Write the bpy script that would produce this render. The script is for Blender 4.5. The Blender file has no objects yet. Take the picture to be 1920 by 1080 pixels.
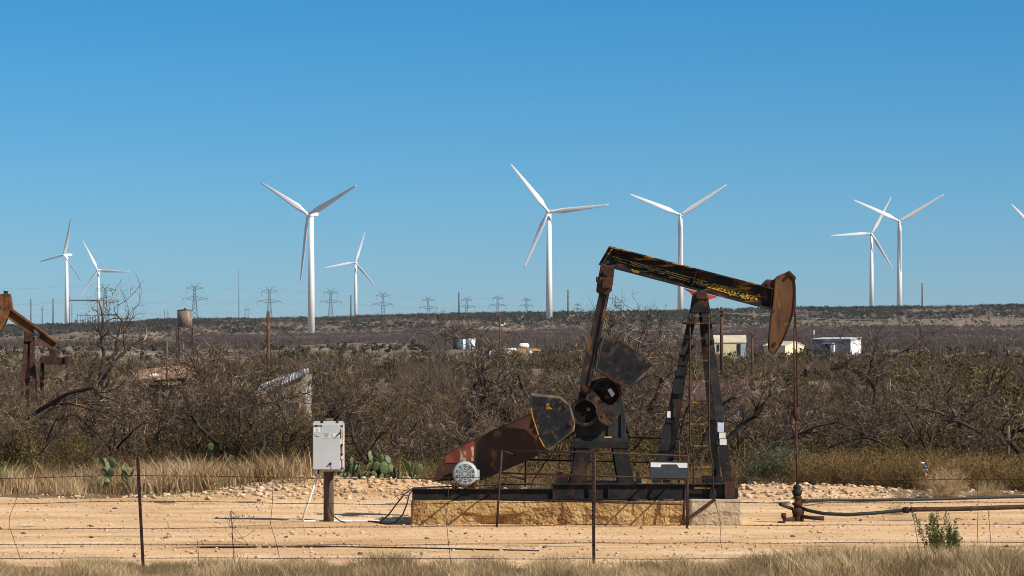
import bpy, math, random
import numpy as np
from mathutils import Vector, Matrix
random.seed(7); RNG = np.random.default_rng(7)
SC = bpy.context.scene; COL = SC.collection
F = 6000.0; EYE = 3.0; HZ = 685.0          # focal length in photo pixels, eye height, horizon row
def P(px, py, d): return Vector(((px-960)*d/F, d, EYE+(HZ-py)*d/F))
def X(px, d): return (px-960)*d/F
def Z(py, d): return EYE+(HZ-py)*d/F
# ---------------------------------------------------------------- noise / terrain
_T = RNG.random((256, 256))
def vnoise(x, y):
    x = np.asarray(x, float); y = np.asarray(y, float)
    xi = np.floor(x).astype(int); yi = np.floor(y).astype(int); fx = x-xi; fy = y-yi
    fx = fx*fx*(3-2*fx); fy = fy*fy*(3-2*fy)
    g = lambda a, b: _T[a & 255, b & 255]
    return (g(xi, yi)*(1-fx)+g(xi+1, yi)*fx)*(1-fy)+(g(xi, yi+1)*(1-fx)+g(xi+1, yi+1)*fx)*fy
def fbm(x, y, o=4):
    s = 0; a = .5
    for k in range(o):
        s = s+a*vnoise(np.asarray(x)*2**k+17*k, np.asarray(y)*2**k+5*k); a *= .5
    return s/(1-.5**o)
NZ_D = [-400, 0, 15, 30, 44, 50, 58, 59.5, 60.5, 66, 72, 76, 100]
NZ_Z = [1.3, 1.3, 1.2, .35, .04, .0, -.05, -.02, 0, .0, .05, .12, .12]
RW_D = [100, 150, 200, 300, 400, 500, 600, 750, 1000, 1500, 2000, 2220, 2400, 2600]
RW_R = [858, 795, 760, 720, 696, 682, 672, 665, 656, 643, 630, 622, 603, 590]
RX = [0, 120, 250, 300, 480, 600, 680, 860, 1000, 1100, 1300, 1500, 1650, 1900]
RR = [611, 609, 605, 600, 599, 597, 594, 589, 587, 586, 583, 578, 577, 573.5]
def ground_z(x, y):
    x = np.asarray(x, float); y = np.asarray(y, float)
    zn = np.interp(y, NZ_D, NZ_Z)
    d = np.clip(y, 100, 2600)
    xi = 960+F*x/d
    rid = np.interp(xi, RX, RR)
    w = np.clip((d-900)/1700, 0, 1)**1.3
    row = np.interp(d, RW_D, RW_R)+w*(rid-590)
    zf = EYE+(HZ-row)*d/F
    n = (fbm(x/35, y/60)-.5)
    zf = zf+n*np.clip((y-90)/900, 0, 1)*2.6*np.clip((2700-y)/500, 0.35, 1)
    z = np.where(y < 100, zn, zf)
    z = z+(fbm(x/3.1, y/3.1, 3)-.5)*.05*np.clip((110-y)/30, 0, 1)
    z = z-np.clip((y-2650)/3000, 0, 1)*6
    u = 960+F*x/np.clip(y, 40, 200); mound = np.clip(np.interp(u, [380, 520, 700, 800, 880, 1330, 1400, 1560, 1700, 1800], [.05, .8, 1, .75, .15, .15, .5, .5, .2, .05]), 0, 1)
    z = z+mound*.34*np.exp(-((y-73.2)/1.5)**2)*(.6+.8*fbm(x/.8, y/.8, 3))
    return z
def gz(x, y): return float(ground_z(x, y))
# ---------------------------------------------------------------- materials
MATS = {}
def mat(name, stops, scale=4., detail=6., rough=.8, bump=0., bscale=None, metallic=0., stretch=None, patch=None, patch2=None,
        attr=None, spec=.3, objrand=0., ndist=0., nrough=.6, translucent=0.):
    """stops: list of (pos, rgb) along a noise; patch: (rgb, scale, threshold, softness) worn paint or rust areas"""
    m = bpy.data.materials.new(name); m.use_nodes = True; nt = m.node_tree; N = nt.nodes; L = nt.links
    b = N['Principled BSDF']; out = N['Material Output']
    b.inputs['Roughness'].default_value = rough; b.inputs['Metallic'].default_value = metallic
    b.inputs['Specular IOR Level'].default_value = spec
    tc = N.new('ShaderNodeTexCoord'); src = tc.outputs['Object']
    if stretch:
        mp = N.new('ShaderNodeMapping'); mp.inputs['Scale'].default_value = stretch; L.new(src, mp.inputs[0]); src = mp.outputs[0]
    def noise(s, d=detail, r=nrough, vec=src):
        n = N.new('ShaderNodeTexNoise'); n.inputs['Scale'].default_value = s; n.inputs['Detail'].default_value = d
        n.inputs['Roughness'].default_value = r; n.inputs['Distortion'].default_value = ndist; L.new(vec, n.inputs['Vector']); return n.outputs['Fac']
    if attr:
        a = N.new('ShaderNodeAttribute'); a.attribute_name = attr; fac = a.outputs['Fac']
    else: fac = noise(scale)
    r = N.new('ShaderNodeValToRGB'); L.new(fac, r.inputs[0]); el = r.color_ramp.elements
    while len(el) > 1: el.remove(el[0])
    el[0].position = stops[0][0]; el[0].color = (*stops[0][1], 1)
    for p, c in stops[1:]:
        e = el.new(p); e.color = (*c, 1)
    c = r.outputs[0]
    for pt in (patch, patch2):
        if pt:
            rgb, s, th, so = pt[:4]
            vec = tc.outputs['Object']
            if len(pt) > 4:
                mp = N.new('ShaderNodeMapping'); mp.inputs['Scale'].default_value = pt[4]; mp.inputs['Location'].default_value = (3.1, 7.7, 1.3); L.new(vec, mp.inputs[0]); vec = mp.outputs[0]
            n = noise(s, 9, .68, vec)
            mr = N.new('ShaderNodeMapRange'); mr.inputs[1].default_value = th; mr.inputs[2].default_value = th+so; L.new(n, mr.inputs[0])
            mx = N.new('ShaderNodeMix'); mx.data_type = 'RGBA'; L.new(mr.outputs[0], mx.inputs[0]); L.new(c, mx.inputs[6]); mx.inputs[7].default_value = (*rgb, 1); c = mx.outputs[2]
    if objrand:
        oi = N.new('ShaderNodeObjectInfo'); hs = N.new('ShaderNodeHueSaturation')
        mr = N.new('ShaderNodeMapRange'); mr.inputs[3].default_value = 1-objrand; mr.inputs[4].default_value = 1+objrand
        L.new(oi.outputs['Random'], mr.inputs[0]); L.new(mr.outputs[0], hs.inputs['Value']); L.new(c, hs.inputs['Color']); c = hs.outputs[0]
    L.new(c, b.inputs['Base Color'])
    if bump:
        n = noise(bscale or scale*4, 8, .65)
        bn = N.new('ShaderNodeBump'); bn.inputs['Strength'].default_value = min(1, bump); bn.inputs['Distance'].default_value = .02 if bump <= 1 else .02*bump
        L.new(n, bn.inputs['Height']); L.new(bn.outputs[0], b.inputs['Normal'])
    if translucent:
        t = N.new('ShaderNodeBsdfTranslucent'); L.new(c, t.inputs['Color']); mx = N.new('ShaderNodeMixShader'); mx.inputs[0].default_value = translucent
        L.new(b.outputs[0], mx.inputs[1]); L.new(t.outputs[0], mx.inputs[2]); L.new(mx.outputs[0], out.inputs['Surface'])
    MATS[name] = m; return m
def flat(name, c, rough=.7, metallic=0., var=.25, scale=6, bump=.1, **k):
    lo = tuple(v*(1-var) for v in c); hi = tuple(min(1, v*(1+var)) for v in c)
    return mat(name, [(.3, lo), (.7, hi)], scale, rough=rough, metallic=metallic, bump=bump, **k)
# ---------------------------------------------------------------- object helpers
def tag(o, label=None, cat=None, group=None, kind=None):
    if label: o['label'] = label
    if cat: o['category'] = cat
    if group: o['group'] = group
    if kind: o['kind'] = kind
    return o
def empty(name, loc, label, cat, group=None, rz=0):
    o = bpy.data.objects.new(name, None); COL.objects.link(o); o.location = loc; o.rotation_euler.z = rz; o.empty_display_size = .2
    o['origin0'] = list(loc)
    return tag(o, label, cat, group)
def wloc(o):
    v = Vector((0, 0, 0))
    while o is not None: v = v+o.location; o = o.parent
    return v
def mesh_np(name, V, faces, m, parent=None, rnd=None, smooth=False, origin=None):
    """V (N,3); faces: (M,3)/(M,4) array or a list of index lists"""
    V = np.asarray(V, float)
    o0 = np.array(wloc(parent)) if parent is not None else (np.array(origin) if origin is not None else np.zeros(3))
    me = bpy.data.meshes.new(name)
    if isinstance(faces, np.ndarray):
        k = faces.shape[1]; M = len(faces)
        me.vertices.add(len(V)); me.vertices.foreach_set('co', (V-o0).astype(np.float32).ravel())
        me.loops.add(M*k); me.loops.foreach_set('vertex_index', faces.astype(np.int32).ravel())
        me.polygons.add(M); me.polygons.foreach_set('loop_start', np.arange(0, M*k, k, dtype=np.int32))
        me.update(calc_edges=True)
    else:
        me.from_pydata((V-o0).tolist(), [], faces); me.update()
    if rnd is not None:
        a = me.attributes.new('rnd', 'FLOAT', 'POINT'); a.data.foreach_set('value', np.asarray(rnd, np.float32))
    if smooth: me.polygons.foreach_set('use_smooth', np.ones(len(me.polygons), bool))
    me.materials.append(m)
    o = bpy.data.objects.new(name, me); COL.objects.link(o)
    if parent is not None: o.parent = parent
    else: o.location = o0
    return o
class MB:
    def __init__(s): s.v = []; s.f = []; s.sm = []
    def add(s, vs, fs, smooth=False):
        n = len(s.v); s.v += [tuple(q) for q in vs]; s.f += [[i+n for i in f] for f in fs]; s.sm += [smooth]*len(fs); return s
    def box(s, x0, x1, y0, y1, z0, z1):
        return s.add([(x0, y0, z0), (x1, y0, z0), (x1, y1, z0), (x0, y1, z0), (x0, y0, z1), (x1, y0, z1), (x1, y1, z1), (x0, y1, z1)],
                     [[0, 3, 2, 1], [4, 5, 6, 7], [0, 1, 5, 4], [1, 2, 6, 5], [2, 3, 7, 6], [3, 0, 4, 7]])
    def prism(s, pts, y0, y1, ch=0):
        """outline pts [(x,z)] standing in an xz plane, given real thickness y0..y1, with an optional chamfer"""
        a = sum(pts[i][0]*pts[(i+1) % len(pts)][1]-pts[(i+1) % len(pts)][0]*pts[i][1] for i in range(len(pts)))
        if a < 0: pts = pts[::-1]
        n = len(pts)
        if ch:
            cx = sum(p[0] for p in pts)/n; cz = sum(p[1] for p in pts)/n
            def ins(p):
                d = math.hypot(p[0]-cx, p[1]-cz) or 1; return (p[0]-(p[0]-cx)/d*ch, p[1]-(p[1]-cz)/d*ch)
            rings = [([ins(p) for p in pts], y0), (pts, y0+ch), (pts, y1-ch), ([ins(p) for p in pts], y1)]
        else: rings = [(pts, y0), (pts, y1)]
        vs = [(p[0], y, p[1]) for r, y in rings for p in r]; fs = [list(range(n)), list(range(n*len(rings)-1, n*(len(rings)-1)-1, -1))]
        for k in range(len(rings)-1):
            for i in range(n):
                j = (i+1) % n; fs.append([k*n+i, (k+1)*n+i, (k+1)*n+j, k*n+j])
        return s.add(vs, fs)
    def ppx(s, pts, d, y0, y1, ch=0): return s.prism([(X(a, d), Z(b, d)) for a, b in pts], y0, y1, ch)
    def tube(s, pts, r, n=8, smooth=True, cap=True):
        pts = [Vector(p) for p in pts]; rs = r if isinstance(r, (list, tuple)) else [r]*len(pts)
        vs = []; fs = []; t = (pts[1]-pts[0]).normalized(); u = t.orthogonal().normalized()
        for i, p in enumerate(pts):
            t = (pts[min(i+1, len(pts)-1)]-pts[max(i-1, 0)]).normalized(); u = (u-t*u.dot(t)).normalized(); w = t.cross(u)
            for k in range(n):
                a = 2*math.pi*k/n; vs.append(p+(u*math.cos(a)+w*math.sin(a))*rs[i])
        for i in range(len(pts)-1):
            for k in range(n):
                j = (k+1) % n; fs.append([i*n+k, i*n+j, (i+1)*n+j, (i+1)*n+k])
        s.add(vs, fs, smooth)
        if cap: b = len(s.v)-len(vs); s.f += [[b+k for k in range(n-1, -1, -1)], [b+(len(pts)-1)*n+k for k in range(n)]]; s.sm += [False, False]
        return s
    def bar(s, p, q, w, h, up=(0, 1, 0)):
        """rectangular bar p->q: w across, h along 'up'"""
        p = Vector(p); q = Vector(q); t = (q-p).normalized(); up = Vector(up); up = (up-t*up.dot(t)).normalized(); a = t.cross(up)*w/2; b = up*h/2
        vs = [p-a-b, p+a-b, p+a+b, p-a+b, q-a-b, q+a-b, q+a+b, q-a+b]
        return s.add(vs, [[0, 3, 2, 1], [4, 5, 6, 7], [0, 1, 5, 4], [1, 2, 6, 5], [2, 3, 7, 6], [3, 0, 4, 7]])
    def cyl(s, p, q, r, n=16): return s.tube([p, q], r, n)
    def ring(s, c, R, r, h, n=32):
        """flat ring facing the camera: centre c, outer R, inner r, depth h along y"""
        vs = []; fs = []
        for k in range(n):
            a = 2*math.pi*k/n; ca, sa = math.cos(a), math.sin(a)
            for rr, y in ((R, 0), (R, h), (r, h), (r, 0)): vs.append((c[0]+rr*ca, c[1]+y, c[2]+rr*sa))
        for k in range(n):
            j = (k+1) % n
            for a in range(4): b = (a+1) % 4; fs.append([k*4+a, k*4+b, j*4+b, j*4+a])
        return s.add(vs, fs)
    def build(s, name, m, parent=None, origin=None, bevel=0):
        o = mesh_np(name, np.array(s.v), s.f, m, parent, origin=origin)
        o.data.polygons.foreach_set('use_smooth', np.array(s.sm, bool))
        if bevel:
            md = o.modifiers.new('bevel', 'BEVEL'); md.width = bevel; md.segments = 2; md.limit_method = 'ANGLE'; md.angle_limit = math.radians(40)
        return o
def copy_tree(o, parent=None):
    c = o.copy(); COL.objects.link(c)
    if parent is not None: c.parent = parent
    for ch in list(o.children): copy_tree(ch, c)
    return c
# ---------------------------------------------------------------- colours
rusty = lambda n, dark=(.006, .006, .007), yel=.62, rust=.52, s=3, dk2=(.016, .017, .019): mat(n, [(.3, dark), (.55, dk2), (.75, (.05, .045, .04))], s, rough=.7, bump=.35, bscale=18, spec=.15,
        patch=((.07, .028, .013), s*1.3, rust, .1, (1, 1, .7)), patch2=((.36, .18, .018), s*1.3, yel, .05, (.35, 1, 2.6)))
m_iron = rusty('black_worn_paint', rust=.55, yel=.66)
m_beam = rusty('beam_worn_yellow_paint', yel=.545, rust=.50, s=2.6)
m_weight = mat('counterweight_paint', [(.3, (.005, .0055, .006)), (.56, (.012, .014, .017)), (.74, (.09, .085, .075))], 5.5, rough=.6, bump=.3, bscale=22, spec=.2,
               patch=((.06, .032, .016), 3.4, .57, .08), patch2=((.45, .23, .02), 4.2, .64, .03))
m_yedge = mat('flaking_yellow_edge', [(.42, (.03, .02, .015)), (.5, (.5, .25, .02))], 14, rough=.6, bump=.3)
m_head = mat('horsehead_rust', [(.25, (.04, .019, .010)), (.5, (.095, .042, .014)), (.75, (.15, .07, .02))], 2.2, rough=.65, bump=.3, stretch=(1, 1, .5), patch=((.42, .22, .02), 9, .60, .05, (1, 1, .6)), patch2=((.03, .018, .013), 5, .52, .2, (1.6, 1, .3)))
m_rust = mat('dark_rust', [(.3, (.022, .010, .007)), (.55, (.055, .022, .013)), (.75, (.12, .05, .022))], 8, rough=.8, bump=.3)
m_railr = mat('rail_rust', [(.3, (.022, .011, .009)), (.7, (.055, .024, .018))], 10, rough=.7, bump=.2)
m_guard = mat('belt_guard_paint', [(.3, (.022, .012, .010)), (.55, (.045, .020, .014)), (.75, (.09, .035, .018))], 2.2, rough=.6, bump=.25, patch=((.20, .085, .02), 3.5, .58, .08, (1, 1, .6)))
m_redp = mat('faded_red_panel', [(.35, (.11, .022, .013)), (.6, (.20, .048, .028))], 5, rough=.6, bump=.2, patch=((.5, .33, .2), 5, .64, .02, (2.2, 1, .5)))
m_redb = flat('red_bracket_paint', (.42, .06, .03), .5)
m_motor = mat('motor_grey_paint', [(.4, (.32, .37, .40)), (.7, (.42, .47, .5))], 6, rough=.5, bump=.1, patch=((.22, .10, .05), 16, .66, .05))
m_black = flat('black_hollow', (.006, .006, .006), .9, bump=0)
m_rubber = flat('black_rubber_hose', (.018, .018, .018), .6)
m_white = flat('white_turbine_paint', (.80, .80, .79), .45, var=.02, scale=.2, bump=0)
m_tank = mat('oil_tank_white', [(.4, (.5, .52, .53)), (.7, (.72, .72, .7))], .6, rough=.6, patch=((.3, .14, .07), 1.2, .66, .1))
m_tankdk = flat('oil_tank_dark_green', (.035, .055, .065), .5, scale=1)
m_pvc = flat('white_pvc', (.72, .70, .66), .5, var=.1)
m_cab = mat('cabinet_grey_paint', [(.35, (.40, .43, .455)), (.7, (.47, .5, .53))], 1.4, rough=.55, bump=.05)
m_cabs = mat('cabinet_side_rust_runs', [(.4, (.55, .56, .55)), (.7, (.62, .62, .6))], 1.4, rough=.55, patch=((.40, .17, .04), 9, .52, .08, (1.4, 1.4, .25)))
m_wood = mat('weathered_wood_post', [(.3, (.05, .033, .024)), (.55, (.12, .082, .06)), (.75, (.22, .16, .12))], 6, rough=.9, bump=.8, bscale=12, stretch=(5, 5, .4))
m_pole = mat('brown_utility_pole', [(.3, (.06, .032, .018)), (.7, (.13, .075, .045))], 2, rough=.9, stretch=(3, 3, .3))
m_polerust = mat('orange_rust_pipe', [(.3, (.05, .022, .012)), (.5, (.11, .045, .02)), (.7, (.20, .10, .04))], 3, rough=.9, bump=.2)
m_galv = flat('galvanised_steel', (.10, .11, .115), .5, scale=.3)
m_cable = flat('power_cable_grey', (.20, .22, .24), .6)
m_conc = mat('old_ochre_concrete', [(.25, (.17, .085, .03)), (.5, (.42, .26, .10)), (.72, (.64, .47, .25))], 3.2, rough=.95, bump=1.2, bscale=26, detail=9, nrough=.7,
             patch=((.12, .05, .018), 2.4, .53, .12, (1, 1, .4)), patch2=((.70, .55, .37), 30, .60, .03))
m_concn = mat('pale_newer_concrete', [(.3, (.36, .27, .17)), (.6, (.50, .40, .28)), (.8, (.6, .5, .38))], 4, rough=.95, bump=.8, bscale=30, patch=((.22, .13, .06), 6, .64, .08))
m_paper = flat('weathered_paper', (.62, .62, .58), .8, var=.15)
m_paperb = flat('pale_blue_paper', (.45, .52, .68), .8, var=.1)
m_signd = flat('dark_blue_grey_sign_paint', (.035, .042, .055), .5)
m_signw = flat('white_sign_band', (.62, .66, .72), .5, var=.12)
m_orange = flat('orange_flag', (.75, .13, .03), .6)
m_cream = mat('cream_siding', [(.3, (.66, .56, .34)), (.7, (.74, .64, .42))], .8, rough=.8)
m_creamr = flat('cream_metal_roof', (.56, .50, .38), .6, scale=.5)
m_metalp = flat('purple_grey_metal_siding', (.16, .155, .18), .6, scale=.6)
m_metalw = flat('white_metal_siding', (.66, .68, .70), .5, scale=.6, var=.1)
m_dark = flat('dark_opening', (.015, .014, .014), .9)
m_redroof = mat('dull_red_shingle_roof', [(.3, (.05, .028, .026)), (.7, (.10, .05, .045))], 2, rough=.9)
m_corr = mat('rusty_corrugated_sheet', [(.35, (.06, .03, .018)), (.52, (.22, .11, .055)), (.68, (.45, .36, .28))], 1.6, rough=.6, stretch=(3, 3, .6), patch=((.6, .62, .62), 1.3, .56, .06))
m_ywall = mat('peeling_yellow_and_blue_wall', [(.35, (.30, .17, .05)), (.5, (.42, .36, .26)), (.65, (.42, .46, .5))], 1.7, rough=.8, stretch=(2, 2, .5))
m_blue = flat('blue_plastic', (.03, .14, .5), .4)
m_yel = flat('yellow_machine_paint', (.72, .38, .03), .5)
m_bark = mat('mesquite_bark', [(.3, (.022, .017, .014)), (.7, (.06, .046, .037))], 5, rough=.95, objrand=.3)
m_twig = mat('mesquite_twigs', [(0, (.028, .018, .012)), (.5, (.095, .064, .043)), (.8, (.25, .18, .125)), (1, (.52, .39, .28))], attr='rnd', rough=.85, objrand=.3, spec=.2)
m_scrub = mat('scrub_twigs_and_leaves', [(0, (.016, .010, .006)), (.4, (.055, .036, .019)), (.7, (.10, .067, .028)), (1, (.24, .155, .06))], attr='rnd', rough=.9, spec=.15, objrand=.25)
m_ever = mat('olive_evergreen_leaves', [(0, (.016, .015, .006)), (.5, (.065, .051, .016)), (1, (.19, .14, .035))], attr='rnd', rough=.8, spec=.2, objrand=.25)
m_jun = mat('dark_juniper_leaves', [(0, (.014, .019, .009)), (.6, (.036, .042, .018)), (1, (.07, .07, .032))], attr='rnd', rough=.9, spec=.15)
m_farb = mat('far_bare_brush', [(0, (.052, .037, .033)), (.5, (.105, .076, .066)), (1, (.17, .128, .105))], attr='rnd', rough=.9, spec=.1)
m_midb = mat('mid_bare_brush', [(0, (.035, .024, .016)), (.5, (.088, .064, .044)), (.85, (.18, .135, .09)), (1, (.12, .10, .03))], attr='rnd', rough=.9, spec=.1)
m_grass = mat('dry_grass', [(0, (.12, .075, .035)), (.5, (.34, .23, .12)), (1, (.70, .52, .31))], attr='rnd', rough=.8, spec=.2, translucent=.2)
m_fgrass = mat('dry_foreground_grass', [(0, (.10, .07, .035)), (.5, (.36, .26, .135)), (1, (.78, .60, .36))], attr='rnd', rough=.8, spec=.2, translucent=.2)
m_broom = mat('brown_broomweed', [(0, (.06, .038, .016)), (.5, (.16, .105, .042)), (1, (.30, .205, .09))], attr='rnd', rough=.9, spec=.1)
m_sage = mat('grey_green_sage', [(0, (.028, .030, .018)), (.5, (.075, .078, .045)), (1, (.17, .165, .10))], attr='rnd', rough=.9, spec=.1)
m_green = mat('fresh_green_grass', [(0, (.05, .08, .015)), (.5, (.11, .17, .03)), (1, (.26, .30, .06))], attr='rnd', rough=.8, spec=.2)
m_pad = mat('cactus_pad_green', [(.3, (.06, .085, .035)), (.7, (.14, .175, .075))], 7, rough=.55, bump=.2, bscale=40, objrand=.35)
m_stone = mat('pale_limestone', [(.25, (.28, .17, .10)), (.5, (.52, .37, .24)), (.8, (.76, .64, .50))], 3.5, rough=.95, bump=.5)
m_dstone = flat('dark_lichen_stone', (.10, .085, .065), .95, var=.4, bump=.5)
SKY_AIR=.85; SKY_DUST=.3; SKY_OZ=10.0; SKY_STR=.079; SKY_SAT=1.22; SKY_HUE=.4895; DIRT_V=1.04; HAZE=3.0e-5; EXPO=.33
# ---------------------------------------------------------------- camera, sun, sky
cam = bpy.data.cameras.new('camera'); co = bpy.data.objects.new('camera', cam); COL.objects.link(co); SC.camera = co
co.location = (0, 0, EYE); co.rotation_euler = (math.pi/2, 0, 0); cam.sensor_width = 36; cam.lens = 36*F/1920; cam.shift_y = (HZ-540)/1920
cam.clip_start = .5; cam.clip_end = 60000
SUN = Vector((.88, -.52, .80)).normalized()
sl = bpy.data.lights.new('sun', 'SUN'); sl.energy = 5.0; sl.angle = math.radians(.53); sl.color = (1, .91, .78)
so = bpy.data.objects.new('sun', sl); COL.objects.link(so); so.rotation_euler = (-SUN).to_track_quat('-Z', 'Y').to_euler(); so.location = (40, 0, 60)
w = bpy.data.worlds.new('World'); SC.world = w; w.use_nodes = True; nt = w.node_tree
bg = nt.nodes['Background']; sky = nt.nodes.new('ShaderNodeTexSky'); sky.sky_type = 'NISHITA'; sky.sun_disc = False
sky.sun_elevation = math.asin(SUN.z); sky.sun_rotation = math.atan2(SUN.x, SUN.y); sky.altitude = 700; sky.air_density = SKY_AIR; sky.dust_density = SKY_DUST; sky.ozone_density = SKY_OZ
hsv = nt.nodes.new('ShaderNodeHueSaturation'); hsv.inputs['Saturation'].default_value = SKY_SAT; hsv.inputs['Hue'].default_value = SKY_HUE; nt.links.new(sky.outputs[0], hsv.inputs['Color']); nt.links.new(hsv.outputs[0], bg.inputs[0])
tcw = nt.nodes.new('ShaderNodeTexCoord'); sxw = nt.nodes.new('ShaderNodeSeparateXYZ'); nt.links.new(tcw.outputs['Generated'], sxw.inputs[0])   # richer blue low in the sky; unseen overhead sky desaturated to neutralise shadow fill
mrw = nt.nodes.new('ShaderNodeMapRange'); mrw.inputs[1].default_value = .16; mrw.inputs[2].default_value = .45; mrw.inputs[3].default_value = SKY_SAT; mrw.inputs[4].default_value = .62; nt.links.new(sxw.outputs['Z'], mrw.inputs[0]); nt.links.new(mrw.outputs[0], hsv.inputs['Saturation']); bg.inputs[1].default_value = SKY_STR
SC.view_settings.view_transform = 'Standard'; SC.view_settings.look = 'None'; SC.view_settings.gamma = 1; SC.view_settings.exposure = EXPO
SC.cycles.filter_width = 1.0; SC.cycles.max_bounces = 5; SC.cycles.diffuse_bounces = 2; SC.cycles.glossy_bounces = 2; SC.cycles.transparent_max_bounces = 4; SC.cycles.volume_bounces = 0
# ---------------------------------------------------------------- ground sheet
ds = np.concatenate([np.linspace(-400, 20, 22), np.linspace(22, 90, 180), np.geomspace(90.5, 2700, 330), np.geomspace(2720, 9600, 30)])
us = np.linspace(-1, 1, 301)
U, D = np.meshgrid(us, ds); Wd = 70+np.abs(D)*.62; XX = U*Wd
ZZ = ground_z(XX, D)
V = np.stack([XX, D, ZZ], -1).reshape(-1, 3); nr, nc = XX.shape
idx = np.arange(nr*nc).reshape(nr, nc)
Fc = np.stack([idx[:-1, :-1], idx[:-1, 1:], idx[1:, 1:], idx[1:, :-1]], -1).reshape(-1, 4)
def ground_mat():
    m = bpy.data.materials.new('grassy_caliche_soil'); m.use_nodes = True; nt = m.node_tree; N = nt.nodes; L = nt.links; b = N['Principled BSDF']
    b.inputs['Roughness'].default_value = .95; b.inputs['Specular IOR Level'].default_value = .1
    tc = N.new('ShaderNodeTexCoord')
    def noise(s, d=8, sc=(1, 1, 1)):
        mp = N.new('ShaderNodeMapping'); mp.inputs['Scale'].default_value = sc; L.new(tc.outputs['Object'], mp.inputs[0])
        n = N.new('ShaderNodeTexNoise'); n.inputs['Scale'].default_value = s; n.inputs['Detail'].default_value = d; n.inputs['Roughness'].default_value = .65; L.new(mp.outputs[0], n.inputs['Vector']); return n.outputs['Fac']
    def ramp(f, st):
        r = N.new('ShaderNodeValToRGB'); L.new(f, r.inputs[0]); e = r.color_ramp.elements; e[0].position, e[0].color = st[0][0], (*st[0][1], 1); e[1].position, e[1].color = st[-1][0], (*st[-1][1], 1)
        for p, c in st[1:-1]: q = e.new(p); q.color = (*c, 1)
        return r.outputs[0]
    near = ramp(noise(1.1), [(.32, (.08, .06, .038)), (.5, (.18, .13, .08)), (.7, (.32, .24, .15))])
    far = ramp(noise(.018, 9), [(.30, (.10, .08, .06)), (.52, (.20, .155, .11)), (.72, (.36, .29, .21))])
    sp = N.new('ShaderNodeSeparateXYZ'); L.new(tc.outputs['Object'], sp.inputs[0])
    mr = N.new('ShaderNodeMapRange'); mr.inputs[1].default_value = 130; mr.inputs[2].default_value = 260; L.new(sp.outputs['Y'], mr.inputs[0])
    mx = N.new('ShaderNodeMix'); mx.data_type = 'RGBA'; L.new(mr.outputs[0], mx.inputs[0]); L.new(near, mx.inputs[6]); L.new(far, mx.inputs[7]); L.new(mx.outputs[2], b.inputs['Base Color'])
    bn = N.new('ShaderNodeBump'); bn.inputs['Strength'].default_value = .8; bn.inputs['Distance'].default_value = .08; L.new(noise(6), bn.inputs['Height']); L.new(bn.outputs[0], b.inputs['Normal'])
    return m
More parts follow.
